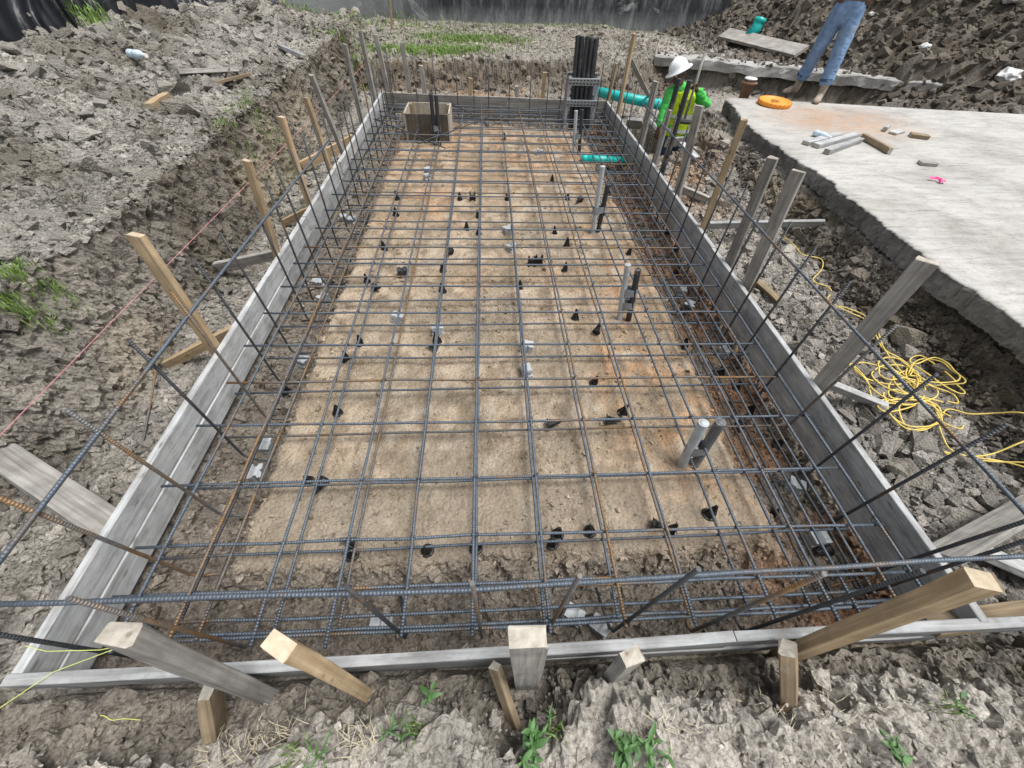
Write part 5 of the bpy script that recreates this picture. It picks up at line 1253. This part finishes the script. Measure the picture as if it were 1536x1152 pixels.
def solid(name, fill, mat, parent, voxel=0.012, smooth=6, wrinkle=0.0, seed=0):
    bm = bmesh.new(); fill(bm); bmesh.ops.recalc_face_normals(bm, faces=bm.faces)
    me = bpy.data.meshes.new(name); bm.to_mesh(me); bm.free()
    tmp = bpy.data.objects.new(name+'_tmp', me); COL.objects.link(tmp)
    r_ = tmp.modifiers.new('r', 'REMESH'); r_.mode = 'VOXEL'; r_.voxel_size = voxel
    s_ = tmp.modifiers.new('s', 'SMOOTH'); s_.iterations = smooth; s_.factor = 0.5
    bpy.context.view_layer.update()
    dg = bpy.context.evaluated_depsgraph_get(); out = bpy.data.meshes.new_from_object(tmp.evaluated_get(dg))
    bpy.data.objects.remove(tmp, do_unlink=True); bpy.data.meshes.remove(me)
    if wrinkle:
        n = len(out.vertices); co = np.empty(n*3); out.vertices.foreach_get('co', co); no = np.empty(n*3); out.vertices.foreach_get('normal', no)
        co = co.reshape(-1, 3); no = no.reshape(-1, 3)
        w = fbm(co*np.array([11, 11, 24]), 3, seed+90)
        co = co+no*(wrinkle*(1-2*np.abs(w)))[:, None]; out.vertices.foreach_set('co', co.ravel())
    out.name = name; out.materials.clear()
    o = link(name, out, mat, parent, True); o.location = -Vector(parent.location); return o
def hand(bm, wrist, palm_dir, finger_dir, side, curl, s=1.0, spread=None):
    """palm with four unequal bent fingers and a thumb; side = direction of the thumb"""
    W = Vector(wrist); f = Vector(finger_dir).normalized(); p = Vector(palm_dir); p = (p-f*p.dot(f)).normalized(); t = Vector(side); t = (t-f*t.dot(f)-p*t.dot(p)).normalized()
    chain(bm, [(W, 0.026*s, 0.019*s, t), (W+f*0.045*s, 0.038*s, 0.016*s, t), (W+f*0.085*s, 0.040*s, 0.014*s, t)], 10, 3)
    for k, ln in enumerate((0.072, 0.080, 0.074, 0.058)):
        b = W+f*0.088*s+t*(0.030-0.020*k)*s; q = [b]; ang = 0.0
        for j, frac in enumerate((0.45, 0.32, 0.25)):
            ang += curl*(0.8 if j == 0 else 1.0)
            q.append(q[-1]+(f*math.cos(ang)+p*math.sin(ang))*ln*frac*s)
        chain(bm, [(x, (0.0095-0.0009*j)*s) for j, x in enumerate(q)], 8, 3)
    b = W+f*0.03*s+t*0.028*s; a1 = b+(t*0.7+f*0.6+p*0.25)*0.035*s; a2 = a1+(f*0.75+t*0.15+p*(0.3+0.5*min(1, curl)))*0.032*s; a3 = a2+(f*0.6-t*0.25*curl+p*0.6)*0.026*s
    chain(bm, [(b, 0.014*s), (a1, 0.0125*s), (a2, 0.011*s), (a3, 0.0085*s)], 8, 3)
def head(bm, c, fwd, up, s=1.0):
    c = Vector(c); f = Vector(fwd).normalized(); u = Vector(up); u = (u-f*u.dot(f)).normalized(); l = u.cross(f)
    rot = Matrix((l, f, u)).transposed()
    ball(bm, c+u*0.02*s, 0.076*s, 0.095*s, 0.105*s, rot); ball(bm, c+f*0.03*s-u*0.065*s, 0.055*s, 0.06*s, 0.055*s, rot)
    chain(bm, [(c+f*0.095*s+u*0.02*s, 0.010*s), (c+f*0.115*s-u*0.025*s, 0.017*s)], 8, 3)             # nose
    chain(bm, [(c+f*0.094*s-u*0.062*s+l*0.02*s, 0.009*s), (c+f*0.100*s-u*0.060*s, 0.011*s), (c+f*0.094*s-u*0.062*s-l*0.02*s, 0.009*s)], 8, 3)   # lips
    ball(bm, c+f*0.075*s-u*0.10*s, 0.025*s, 0.022*s, 0.02*s, rot)                                     # chin
    for k in (-1, 1):
        ball(bm, c+l*0.079*s*k-u*0.005*s-f*0.008*s, 0.010*s, 0.020*s, 0.032*s, rot)                    # ears
        chain(bm, [(c+f*0.083*s+u*0.035*s+l*0.018*k*s, 0.009*s), (c+f*0.075*s+u*0.035*s+l*0.05*k*s, 0.009*s)], 6, 2)   # brow
    return f, u, l
M['eye'] = mat_plain('eye', (0.55, 0.52, 0.48), 0.2, 0.05, 50)
def eyes(root, c, f, u, l, s=1.0):
    for k in (-1, 1):
        mb = MB(); v0, f0 = ICO[2]; q = Vector(c)+f*0.082*s+u*0.012*s+l*0.030*k*s; mb.v = [tuple(q+Vector(v)*0.0125*s) for v in v0]; mb.f = [tuple(x) for x in f0]; part('eye', mb, 'eye', root, True)
def boot(parent, heel, toe_dir, shaft_top, s=1.0):
    h = Vector(heel); t = Vector((toe_dir[0], toe_dir[1], 0)).normalized(); lt = Vector((-t.y, t.x, 0)); st = Vector(shaft_top)
    def fill(bm):
        chain(bm, [(h+Vector((0, 0, 0.045))-t*0.01, 0.042*s, 0.045*s, lt), (h+t*0.10+Vector((0, 0, 0.052)), 0.047*s, 0.046*s, lt), (h+t*0.19+Vector((0, 0, 0.036)), 0.050*s, 0.034*s, lt), (h+t*0.245+Vector((0, 0, 0.028)), 0.036*s, 0.024*s, lt)], 14, 4)
        chain(bm, [(h+Vector((0, 0, 0.05)), 0.047*s, 0.052*s, lt), (h+Vector((0, 0, 0.14)), 0.050*s, 0.056*s, lt), (st, 0.058*s, 0.062*s, lt)], 14, 4)
    o = solid('boot', fill, M['boot'], parent, 0.010, 3, 0.005, 3)
    mb = MB(); n = 18; ring = []
    for k in range(n):
        a = 2*math.pi*k/n; ca, sa = math.cos(a), math.sin(a)
        ring.append(h+t*(0.105+0.155*ca)+lt*sa*(0.048+0.008*ca))
    for z in (0.002, 0.022):
        for q in ring: mb.v.append((q.x, q.y, h.z+z))
    for k in range(n): mb.f.append((k, (k+1) % n, n+(k+1) % n, n+k))
    mb.f.append(tuple(range(n))[::-1]); mb.f.append(tuple(range(n, 2*n)))
    so_ = mb.build('sole', M['leather'], o)
    return o

# ---- man standing on the slab in jeans
def man():
    fA, fB = SB(1191, 139), SB(1226, 151)                   # heels
    base = (fA+fB)/2; root = empty('person', (base.x, base.y, ZS)); tag(root, 'person in faded blue jeans and muddy boots standing on the slab, hands at hips', 'person')
    z0 = ZS; dpt = 0.0
    hipc = Vector((base.x+0.02, base.y+0.03, z0+1.0))
    tv = ray(768, 1000); face = Vector((-0.45, -0.89, 0)).normalized(); lat = Vector((face.y, -face.x, 0))   # lat: towards image left
    lat = Vector((-0.89, 0.45, 0)).normalized()
    hA, hB = hipc+lat*0.095, hipc-lat*0.095
    aA, aB = Vector((fA.x, fA.y, z0+0.10)), Vector((fB.x, fB.y, z0+0.10))
    kA = hA.lerp(aA, 0.52)+face*0.035; kB = hB.lerp(aB, 0.52)+face*0.03
    boot(root, (fA.x, fA.y, z0), Vector((-0.95, -0.35)), aA+Vector((0, 0, 0.10))+(kA-aA)*0.12); boot(root, (fB.x, fB.y, z0), Vector((-0.62, -0.8)), aB+Vector((0, 0, 0.10))+(kB-aB)*0.12)
    def jeans(bm):
        for hh, kk, aa in ((hA, kA, aA), (hB, kB, aB)):
            cu = aa+(kk-aa)*0.36
            chain(bm, [(hh+Vector((0, 0, 0.02)), 0.108, 0.115, lat), (hh.lerp(kk, 0.5), 0.106, 0.110, lat), (kk, 0.090, 0.094, lat), (kk.lerp(cu, 0.6), 0.088, 0.092, lat), (cu, 0.094, 0.098, lat)], 18, 6, True)
        chain(bm, [(hipc-Vector((0, 0, 0.03)), 0.17, 0.125, lat), (hipc+Vector((0, 0, 0.07)), 0.185, 0.13, lat), (hipc+Vector((0, 0, 0.15)), 0.17, 0.118, lat)], 20, 5)
    j = solid('jeans', jeans, M['denim'], root, 0.011, 5, 0.007, 1)
    for cu, kk in ((aA+(kA-aA)*0.34, kA), (aB+(kB-aB)*0.34, kB)):     # frayed cuffs, darker inside
        bm = bmesh.new(); chain(bm, [(cu-(kk-cu).normalized()*0.012, 0.094, 0.098, lat), (cu+(kk-cu).normalized()*0.022, 0.099, 0.103, lat)], 20, 2, False)
        m = bpy.data.meshes.new('cuff'); bm.to_mesh(m); bm.free(); o = link('cuff', m, M['denim_dark'], j); 
    wst = hipc+Vector((0, 0, 0.15))
    def shirt(bm):
        chain(bm, [(wst-Vector((0, 0, 0.04)), 0.172, 0.122, lat), (wst+Vector((0, 0, 0.12)), 0.168, 0.118, lat), (wst+Vector((0, 0, 0.32)), 0.20, 0.125, lat), (wst+Vector((0, 0, 0.42)), 0.155, 0.09, lat)], 20, 5)
        for k in (-1, 1):
            sh = wst+Vector((0, 0, 0.40))+lat*0.20*k; el = sh+lat*0.14*k-Vector((0, 0, 0.24))-face*0.05
            chain(bm, [(sh, 0.066), (sh.lerp(el, 0.75), 0.056)], 14, 4)
    solid('shirt', shirt, M['shirt'], root, 0.012, 5, 0.006, 2)
    mb = MB(); nn = 28
    for zz in (-0.028, 0.016):
        for k in range(nn):
            a = 2*math.pi*k/nn; q = wst+lat*math.cos(a)*0.182+face*math.sin(a)*0.131+Vector((0, 0, zz)); mb.v.append(tuple(q))
    for k in range(nn): mb.f.append((k, (k+1) % nn, nn+(k+1) % nn, nn+k))
    belt = part('belt', mb, 'leather', root, True)
    mb = MB(); q = wst+face*0.136; mb.tube([q-lat*0.025, q+lat*0.025], 0.012, 6); part('buckle', mb, 'galv', root)
    hc = wst+Vector((0, 0, 0.66))
    def body(bm):
        f, u, l = head(bm, hc, face, (0, 0, 1))
        chain(bm, [(hc-Vector((0, 0, 0.08))-face*0.015, 0.055), (wst+Vector((0, 0, 0.42)), 0.062), (wst+Vector((0, 0, 0.34)), 0.09)], 14, 4)
        for k in (-1, 1):
            sh = wst+Vector((0, 0, 0.40))+lat*0.20*k; el = sh+lat*0.14*k-Vector((0, 0, 0.24))-face*0.05
            wr = wst+lat*0.225*k+face*0.06+Vector((0, 0, 0.03))
            chain(bm, [(sh, 0.048), (sh.lerp(el, 0.6), 0.045), (el, 0.038), (el.lerp(wr, 0.35), 0.041), (wr, 0.026)], 12, 5)
            hand(bm, wr, -lat*k, (face*0.75-lat*k*0.35-Vector((0, 0, 0.55))), Vector((0, 0, 1))-lat*k*0.2, 0.45)
        chain(bm, [(wst+Vector((0, 0, 0.36)), 0.12, 0.08, lat), (hipc, 0.12, 0.09, lat)], 14, 5)
    solid('body', body, M['skin'], root, 0.0078, 2)
    eyes(root, hc, face, Vector((0, 0, 1)), Vector((0, 0, 1)).cross(face))
    def hair(bm): ball(bm, hc+Vector((0, 0, 0.035))-face*0.016, 0.084, 0.098, 0.098)
    solid('hair', hair, M['hair'], root, 0.009, 2, 0.004)
man()

# ---- worker in helmet and vest standing in the pit
def worker():
    pel = PY(1014, 206, 6.62); zf = hz1(pel.x, 6.62)
    root = empty('person', (pel.x, 6.62, pel.z-0.86)); tag(root, 'person in white helmet, yellow vest and green sleeves holding a sledgehammer in the pit', 'person')
    lat = Vector((-0.93, 0.37, 0)).normalized(); face = Vector((-0.37, -0.93, 0)).normalized()        # lat: towards image left
    ch = PY(1020, 150, 6.60); nk = PY(1021, 128, 6.58); hc = PY(1019, 112, 6.54)
    gz = pel.z-0.86
    def trousers(bm):
        for k in (-1, 1):
            h = pel+lat*0.09*k-Vector((0, 0, 0.04)); a = Vector((pel.x, 6.62, gz+0.16))+lat*0.12*k; kn = h.lerp(a, 0.52)+face*0.03
            chain(bm, [(h, 0.10, 0.108, lat), (h.lerp(kn, 0.5), 0.09), (kn, 0.074), (a, 0.072)], 16, 5)
        chain(bm, [(pel-Vector((0, 0, 0.06)), 0.165, 0.12, lat), (pel+Vector((0, 0, 0.08)), 0.165, 0.115, lat)], 18, 4)
    solid('trousers', trousers, M['denim_dark'], root, 0.013, 5, 0.006, 4)
    for k in (-1, 1):
        a = Vector((pel.x, 6.62, gz))+lat*0.12*k; boot(root, a, (face.x, face.y), a+Vector((0, 0, 0.26)))
    shR, shL = PY(1039, 139, 6.60), PY(1005, 139, 6.56)
    elR, haR = PY(1060, 157, 6.50), PY(1044, 130, 6.36)
    elL, haL = PY(995, 166, 6.50), PY(988, 192, 6.42)
    def shirt(bm):
        chain(bm, [(pel+Vector((0, 0, 0.02)), 0.165, 0.118, lat), (pel.lerp(ch, 0.5), 0.165, 0.118, lat), (ch, 0.19, 0.122, lat), (nk-Vector((0, 0, 0.05)), 0.13, 0.085, lat)], 20, 5)
        chain(bm, [(shR, 0.064), (elR, 0.058), (elR.lerp(haR, 0.72), 0.046)], 14, 6); chain(bm, [(shL, 0.064), (elL, 0.054), (elL.lerp(haL, 0.72), 0.045)], 14, 6)
    solid('shirt', shirt, M['lime'], root, 0.011, 4, 0.013, 5)
    lo = pel+Vector((0, 0, 0.07))
    def vest(bm):
        chain(bm, [(lo, 0.182, 0.140, lat), (lo.lerp(ch, 0.55), 0.180, 0.136, lat), (ch, 0.207, 0.140, lat), (ch.lerp(nk, 0.8), 0.165, 0.112, lat)], 22, 5, False)
    v = solid('vest', vest, M['vest'], root, 0.011, 3, 0.008, 6)
    for t_ in (0.12, 0.58):
        c = lo.lerp(ch, t_); mb = MB(); nn = 30
        for zz in (-0.024, 0.024):
            for k in range(nn):
                a = 2*math.pi*k/nn; q = c+lat*math.cos(a)*0.194+face*math.sin(a)*0.149+Vector((0, 0, zz)); mb.v.append(tuple(q))
        for k in range(nn): mb.f.append((k, (k+1) % nn, nn+(k+1) % nn, nn+k))
        o = mb.build('reflective_band', M['reflect'], v, True)
    mb = MB()
    cf = [lo+face*0.142-lat*0.0, lo.lerp(ch, 0.5)+face*0.140, ch+face*0.138]
    mb.tube([c_+Vector((0, 0, 0.0)) for c_ in cf], 0.006, 6); mb.build('zip', M['shirt'], v, True)
    mb = MB(); nn = 26                                                                                 # tool belt
    for zz in (-0.03, 0.03):
        for k in range(nn):
            a = 2*math.pi*k/nn; q = pel+Vector((0, 0, 0.01))+lat*math.cos(a)*0.180+face*math.sin(a)*0.133+Vector((0, 0, zz)); mb.v.append(tuple(q))
    for k in range(nn): mb.f.append((k, (k+1) % nn, nn+(k+1) % nn, nn+k))
    part('tool_belt', mb, 'leather', root, True)
    hf = Vector((-0.78, -0.45, -0.32)).normalized(); hu = Vector((-0.42, 0.16, 0.9))
    hd = (Vector(PY(1027, 180, 6.30))-Vector(PY(1058, 78, 6.36))).normalized()
    def body(bm):
        head(bm, hc, hf, hu)
        chain(bm, [(hc-Vector((0, 0, 0.05)), 0.056), (nk-Vector((0, 0, 0.03)), 0.062), (ch, 0.10)], 14, 4)
        chain(bm, [(shR, 0.045), (elR, 0.040), (elR.lerp(haR, 0.4), 0.042), (haR+Vector((0.02, 0.02, -0.03)), 0.027)], 12, 5)
        chain(bm, [(shL, 0.045), (elL, 0.040), (elL.lerp(haL, 0.4), 0.041), (haL, 0.027)], 12, 5)
        hand(bm, haR+Vector((0.03, 0.03, -0.045)), Vector((-0.3, -0.95, 0)), Vector((-0.75, -0.1, 0.5)), -hd, 1.15)
        hand(bm, haL, Vector((0.6, 0.5, 0)), Vector((-0.05, -0.1, -1)), face, 0.35)
        chain(bm, [(ch, 0.12, 0.08, lat), (pel, 0.12, 0.085, lat)], 14, 5)
    solid('body', body, M['skin'], root, 0.0078, 2)
    f_, u_ = hf, (hu-hf*hu.dot(hf)).normalized(); eyes(root, hc, f_, u_, u_.cross(f_))
    # helmet: dome, full brim, ridge
    hm = empty('hard_hat_tmp'); bpy.data.objects.remove(hm)
    q = Matrix((u_.cross(f_), f_, u_)).transposed().to_4x4(); q.translation = hc+u_*0.055
    mb = MB(); mb.lathe([(0.165, -0.016), (0.172, -0.012), (0.168, -0.004), (0.124, 0.012), (0.119, 0.04), (0.108, 0.075), (0.086, 0.104), (0.05, 0.122), (0.0, 0.128)], 30); m = mb.mesh('hard_hat')
    hat = link('hard_hat', m, M['hat'], root, True); hat.matrix_parent_inverse = Matrix.Translation(-Vector(root.location)); hat.matrix_world = q @ Matrix.Diagonal((0.98, 1.06, 1.05, 1))
    mb = MB(); pts = [(0, 0.112*math.cos(a)*1.0, 0.022+0.110*math.sin(a)) for a in np.linspace(0.1, math.pi-0.1, 14)]; mb.tube(pts, 0.012, 6); rd = mb.build('ridge', M['hat'], hat, True)
    return root
worker()
# sledgehammer, held in the worker's hand
a, b = PY(1058, 77, 6.40), PY(1026, 182, 6.30)
sh_ = empty('sledgehammer', b); tag(sh_, 'long wooden-handled sledgehammer held head down by the worker', 'hammer')
mb = MB(); mb.tube([a, a.lerp(b, 0.5), b], 0.017, 10); part('handle', mb, 'wood_grey', sh_, True)
lt_ = Vector((0.97, -0.22, 0)); dn = (b-a).normalized(); lt_ = (lt_-dn*lt_.dot(dn)).normalized()
mb = MB(); mb.tube([b-lt_*0.095, b-lt_*0.09, b-lt_*0.06, b, b+lt_*0.06, b+lt_*0.09, b+lt_*0.095], 0.034, 8); part('hammer_head', mb, 'iron', sh_)

# ------------------------------------------------------------------ weeds, grass, straw
def mat_leaf(name, col, col2):
    m, t, b = newmat(name); oi = t.nodes.new('ShaderNodeObjectInfo'); v = coords(t)
    n1 = N(t, 'ShaderNodeTexNoise', Scale=14.0, Detail=4.0); t.links.new(v, n1.inputs['Vector'])
    r_ = ramp(t, n1.outputs[0], [(0.3, col), (0.7, col2)])
    hv = N(t, 'ShaderNodeHueSaturation'); t.links.new(r_.outputs[0], hv.inputs['Color'])
    mr = N(t, 'ShaderNodeMapRange'); mr.inputs['To Min'].default_value = 0.75; mr.inputs['To Max'].default_value = 1.25; t.links.new(oi.outputs['Random'], mr.inputs['Value']); t.links.new(mr.outputs[0], hv.inputs['Value'])
    t.links.new(hv.outputs[0], b.inputs['Base Color']); b.inputs['Roughness'].default_value = 0.55
    b.inputs['Transmission Weight'].default_value = 0.0
    return m
M['leaf'] = mat_leaf('weed_leaf', (0.035, 0.10, 0.02), (0.08, 0.19, 0.04))
M['grass'] = mat_leaf('grass_blade', (0.09, 0.165, 0.03), (0.20, 0.29, 0.07))
M['straw'] = mat_leaf('dry_straw', (0.42, 0.36, 0.24), (0.58, 0.52, 0.38))
def leaf_mesh(L, w, droop, name='leaf'):
    v, f = [], []; n = 6
    for k in range(n+1):
        t = k/n; ww = w*math.sin(math.pi*min(1, t*0.93+0.03))**0.8*(1-0.35*t); z = 0.25*L*t-droop*L*t*t
        v += [(-ww/2, L*t, z+0.12*ww), (0, L*t, z-0.04*ww), (ww/2, L*t, z+0.12*ww)]
    for k in range(n):
        a = 3*k; f += [(a, a+1, a+4, a+3), (a+1, a+2, a+5, a+4)]
    m = bpy.data.meshes.new(name); m.from_pydata(v, [], f); m.materials.append(M['leaf']); m.polygons.foreach_set('use_smooth', [True]*len(f)); return m
LM_B = [leaf_mesh(0.055, 0.026, 0.3), leaf_mesh(0.042, 0.022, 0.45), leaf_mesh(0.032, 0.017, 0.2)]
LM_N = [leaf_mesh(0.085, 0.009, 0.45), leaf_mesh(0.07, 0.008, 0.25), leaf_mesh(0.05, 0.010, 0.6)]
def weed(u, v, label, nst=3, hgt=0.10, nl=6, sc=1.0, seed=0):
    LM = LM_N if seed in (2, 6, 9) else LM_B
    rr = random.Random(seed); p = PG(u, v); root = empty('weed', p); tag(root, label, 'weed', 'weeds among the front clods')
    for s_ in range(nst):
        a = rr.uniform(0, 6.28); rx = rr.uniform(0, 0.035)*sc; top = Vector((math.cos(a)*(rx+0.025), math.sin(a)*(rx+0.025), hgt*rr.uniform(0.6, 1.1))); bs = Vector((math.cos(a)*rx*0.4, math.sin(a)*rx*0.4, -0.01))
        mb = MB(); mb.tube([bs, bs.lerp(top, 0.5)+Vector((0, 0, 0.01)), top], 0.002, 5, True, 0.0012); mb.build('stem', M['leaf'], root, True)
        for k in range(nl):
            t = 0.35+0.65*k/(nl-1); q = bs.lerp(top, t); o = bpy.data.objects.new('leaf', rr.choice(LM)); COL.objects.link(o); o.parent = root; o.location = q
            sl_ = sc*rr.uniform(0.5, 1.2)*(1.1-0.5*t); o.scale = (sl_,)*3; o.rotation_euler = (rr.uniform(-0.1, 0.5), rr.uniform(-0.3, 0.3), k*2.4+rr.uniform(-0.4, 0.4))
weed(634, 1062, 'small bright weed sprouting on the clod behind the yellow stake', 1, 0.09, 6, 1.1, 1)
weed(600, 1095, 'narrow-leaved weed between two big clods', 3, 0.09, 5, 1.0, 2)
weed(802, 1125, 'bushy weed at the foot of the thin split stake', 5, 0.09, 7, 1.2, 3)
weed(945, 1132, 'low spreading weed, biggest clump in front of the form', 7, 0.06, 6, 1.2, 4)
weed(985, 1140, 'small weed right beside the low spreading clump', 4, 0.06, 6, 1.1, 5)
weed(490, 1140, 'grassy weed on the straw-covered clod', 4, 0.07, 5, 1.0, 6)
weed(1345, 1128, 'dark weed in the hollow below the leaning tan stake', 5, 0.05, 6, 1.0, 7)
weed(1440, 1066, 'sparse weed on the bare clay toward the form end', 2, 0.06, 5, 0.8, 8)
weed(820, 1100, 'upright grassy weed behind the bushy weed', 2, 0.10, 5, 0.9, 9)
def blades(name, label, cat, spots, mat, hmin, hmax, w, seed, lie=0.0):
    rr = np.random.default_rng(seed); V, F = [], []
    for (x, y, rx, ry, n) in spots:
        X = rr.normal(x, rx*0.55, n); Y = rr.normal(y, ry*0.55, n)
        k = (rect_in(X, Y) < -0.03) & ~((X > 3.4) & (Y < 7.3)); X, Y = X[k], Y[k]; Z = hz(X, Y)
        for a, b, c in zip(X, Y, Z):
            h = rr.uniform(hmin, hmax); th = rr.uniform(0, 6.283); l = rr.uniform(0.2, 0.7)+lie
            dx, dy = math.cos(th), math.sin(th); px_, py_ = -dy*w/2, dx*w/2; i = len(V)
            V += [(a-px_, b-py_, c-0.005), (a+px_, b+py_, c-0.005), (a+dx*h*l*0.35-px_*0.8, b+dy*h*l*0.35-py_*0.8, c+h*(0.6 if not lie else 0.2)), (a+dx*h*l*0.35+px_*0.8, b+dy*h*l*0.35+py_*0.8, c+h*(0.6 if not lie else 0.2)), (a+dx*h*l, b+dy*h*l, c+h*(1-0.4*l if not lie else 0.25))]
            F += [(i, i+1, i+3, i+2), (i+2, i+3, i+4)]
    m = bpy.data.meshes.new(name); m.from_pydata(V, [], F); return tag(link(name, m, M[mat]), label, cat, kind='stuff')
g3 = PG(40, 415); g4 = PG(375, 165); g5 = PG(355, 205); g6 = PG(125, 26); g7 = PG(30, 465)
blades('grass', 'short green grass on the lip of the far bank', 'grass', [(-1.3, 10.6, 1.2, 0.45, 5200), (-0.4, 12.0, 1.3, 0.7, 3000), (-2.6, 9.6, 0.5, 0.3, 350), (1.8, 14.3, 3.0, 0.2, 500), (-1.5, 13.5, 2.0, 0.5, 500)], 'grass', 0.04, 0.11, 0.012, 21)
blades('grass', 'tufts of grass clinging to the earth bank top', 'grass', [(g3.x, g3.y, 0.11, 0.09, 260), (g7.x, g7.y, 0.09, 0.07, 200), (g4.x, g4.y, 0.3, 0.3, 420), (g5.x, g5.y, 0.2, 0.2, 200)], 'grass', 0.03, 0.09, 0.006, 22)
blades('grass', 'bright grass field behind the spoil and black sheeting', 'grass', [(-8.0, 14.2, 4.5, 1.3, 5000), (g6.x, g6.y, 0.3, 0.2, 160)], 'grass', 0.08, 0.25, 0.02, 23)
s1 = PG(350, 1125); s2 = PG(540, 1110); s3 = PG(985, 1090); s4 = PG(420, 1100)
blades('dry_straw', 'dry pale straw scattered over the front clods', 'straw', [(s1.x, s1.y, 0.10, 0.04, 90), (s2.x, s2.y, 0.07, 0.04, 80), (s3.x, s3.y, 0.10, 0.05, 70), (s4.x, s4.y, 0.10, 0.05, 60), (1.2, -0.03, 0.5, 0.06, 60)], 'straw', 0.02, 0.07, 0.0022, 24, lie=0.5)
blades('grass', 'thin green grass shoots between the front clods', 'grass', [(PG(440, 1135).x, PG(440, 1135).y, 0.05, 0.03, 40), (PG(830, 1095).x, PG(830, 1095).y, 0.03, 0.02, 30), (PG(1420, 1060).x, PG(1420, 1060).y, 0.06, 0.03, 30), (PG(620, 1090).x, PG(620, 1090).y, 0.05, 0.03, 30)], 'grass', 0.03, 0.08, 0.0045, 25)

# ------------------------------------------------------------------ pairs that ended up with one label: tell them apart by side
from collections import defaultdict
byl = defaultdict(list)
for o in COL.objects:
    if o.parent is None and o.get('label') and o.name.split('.')[0] in ('rebar_chair', 'spacer_block'): byl[o['label']].append(o)
for l, os_ in byl.items():
    if len(os_) == 2:
        dx, dy = abs(os_[0].location.x-os_[1].location.x), abs(os_[0].location.y-os_[1].location.y)
        os_.sort(key=lambda o: o.location.x if dx > dy else o.location.y)
        for o, w in zip(os_, ('bank-side one', 'slab-side one') if dx > dy else ('front-side one', 'far-side one')): o['label'] = l+', '+w
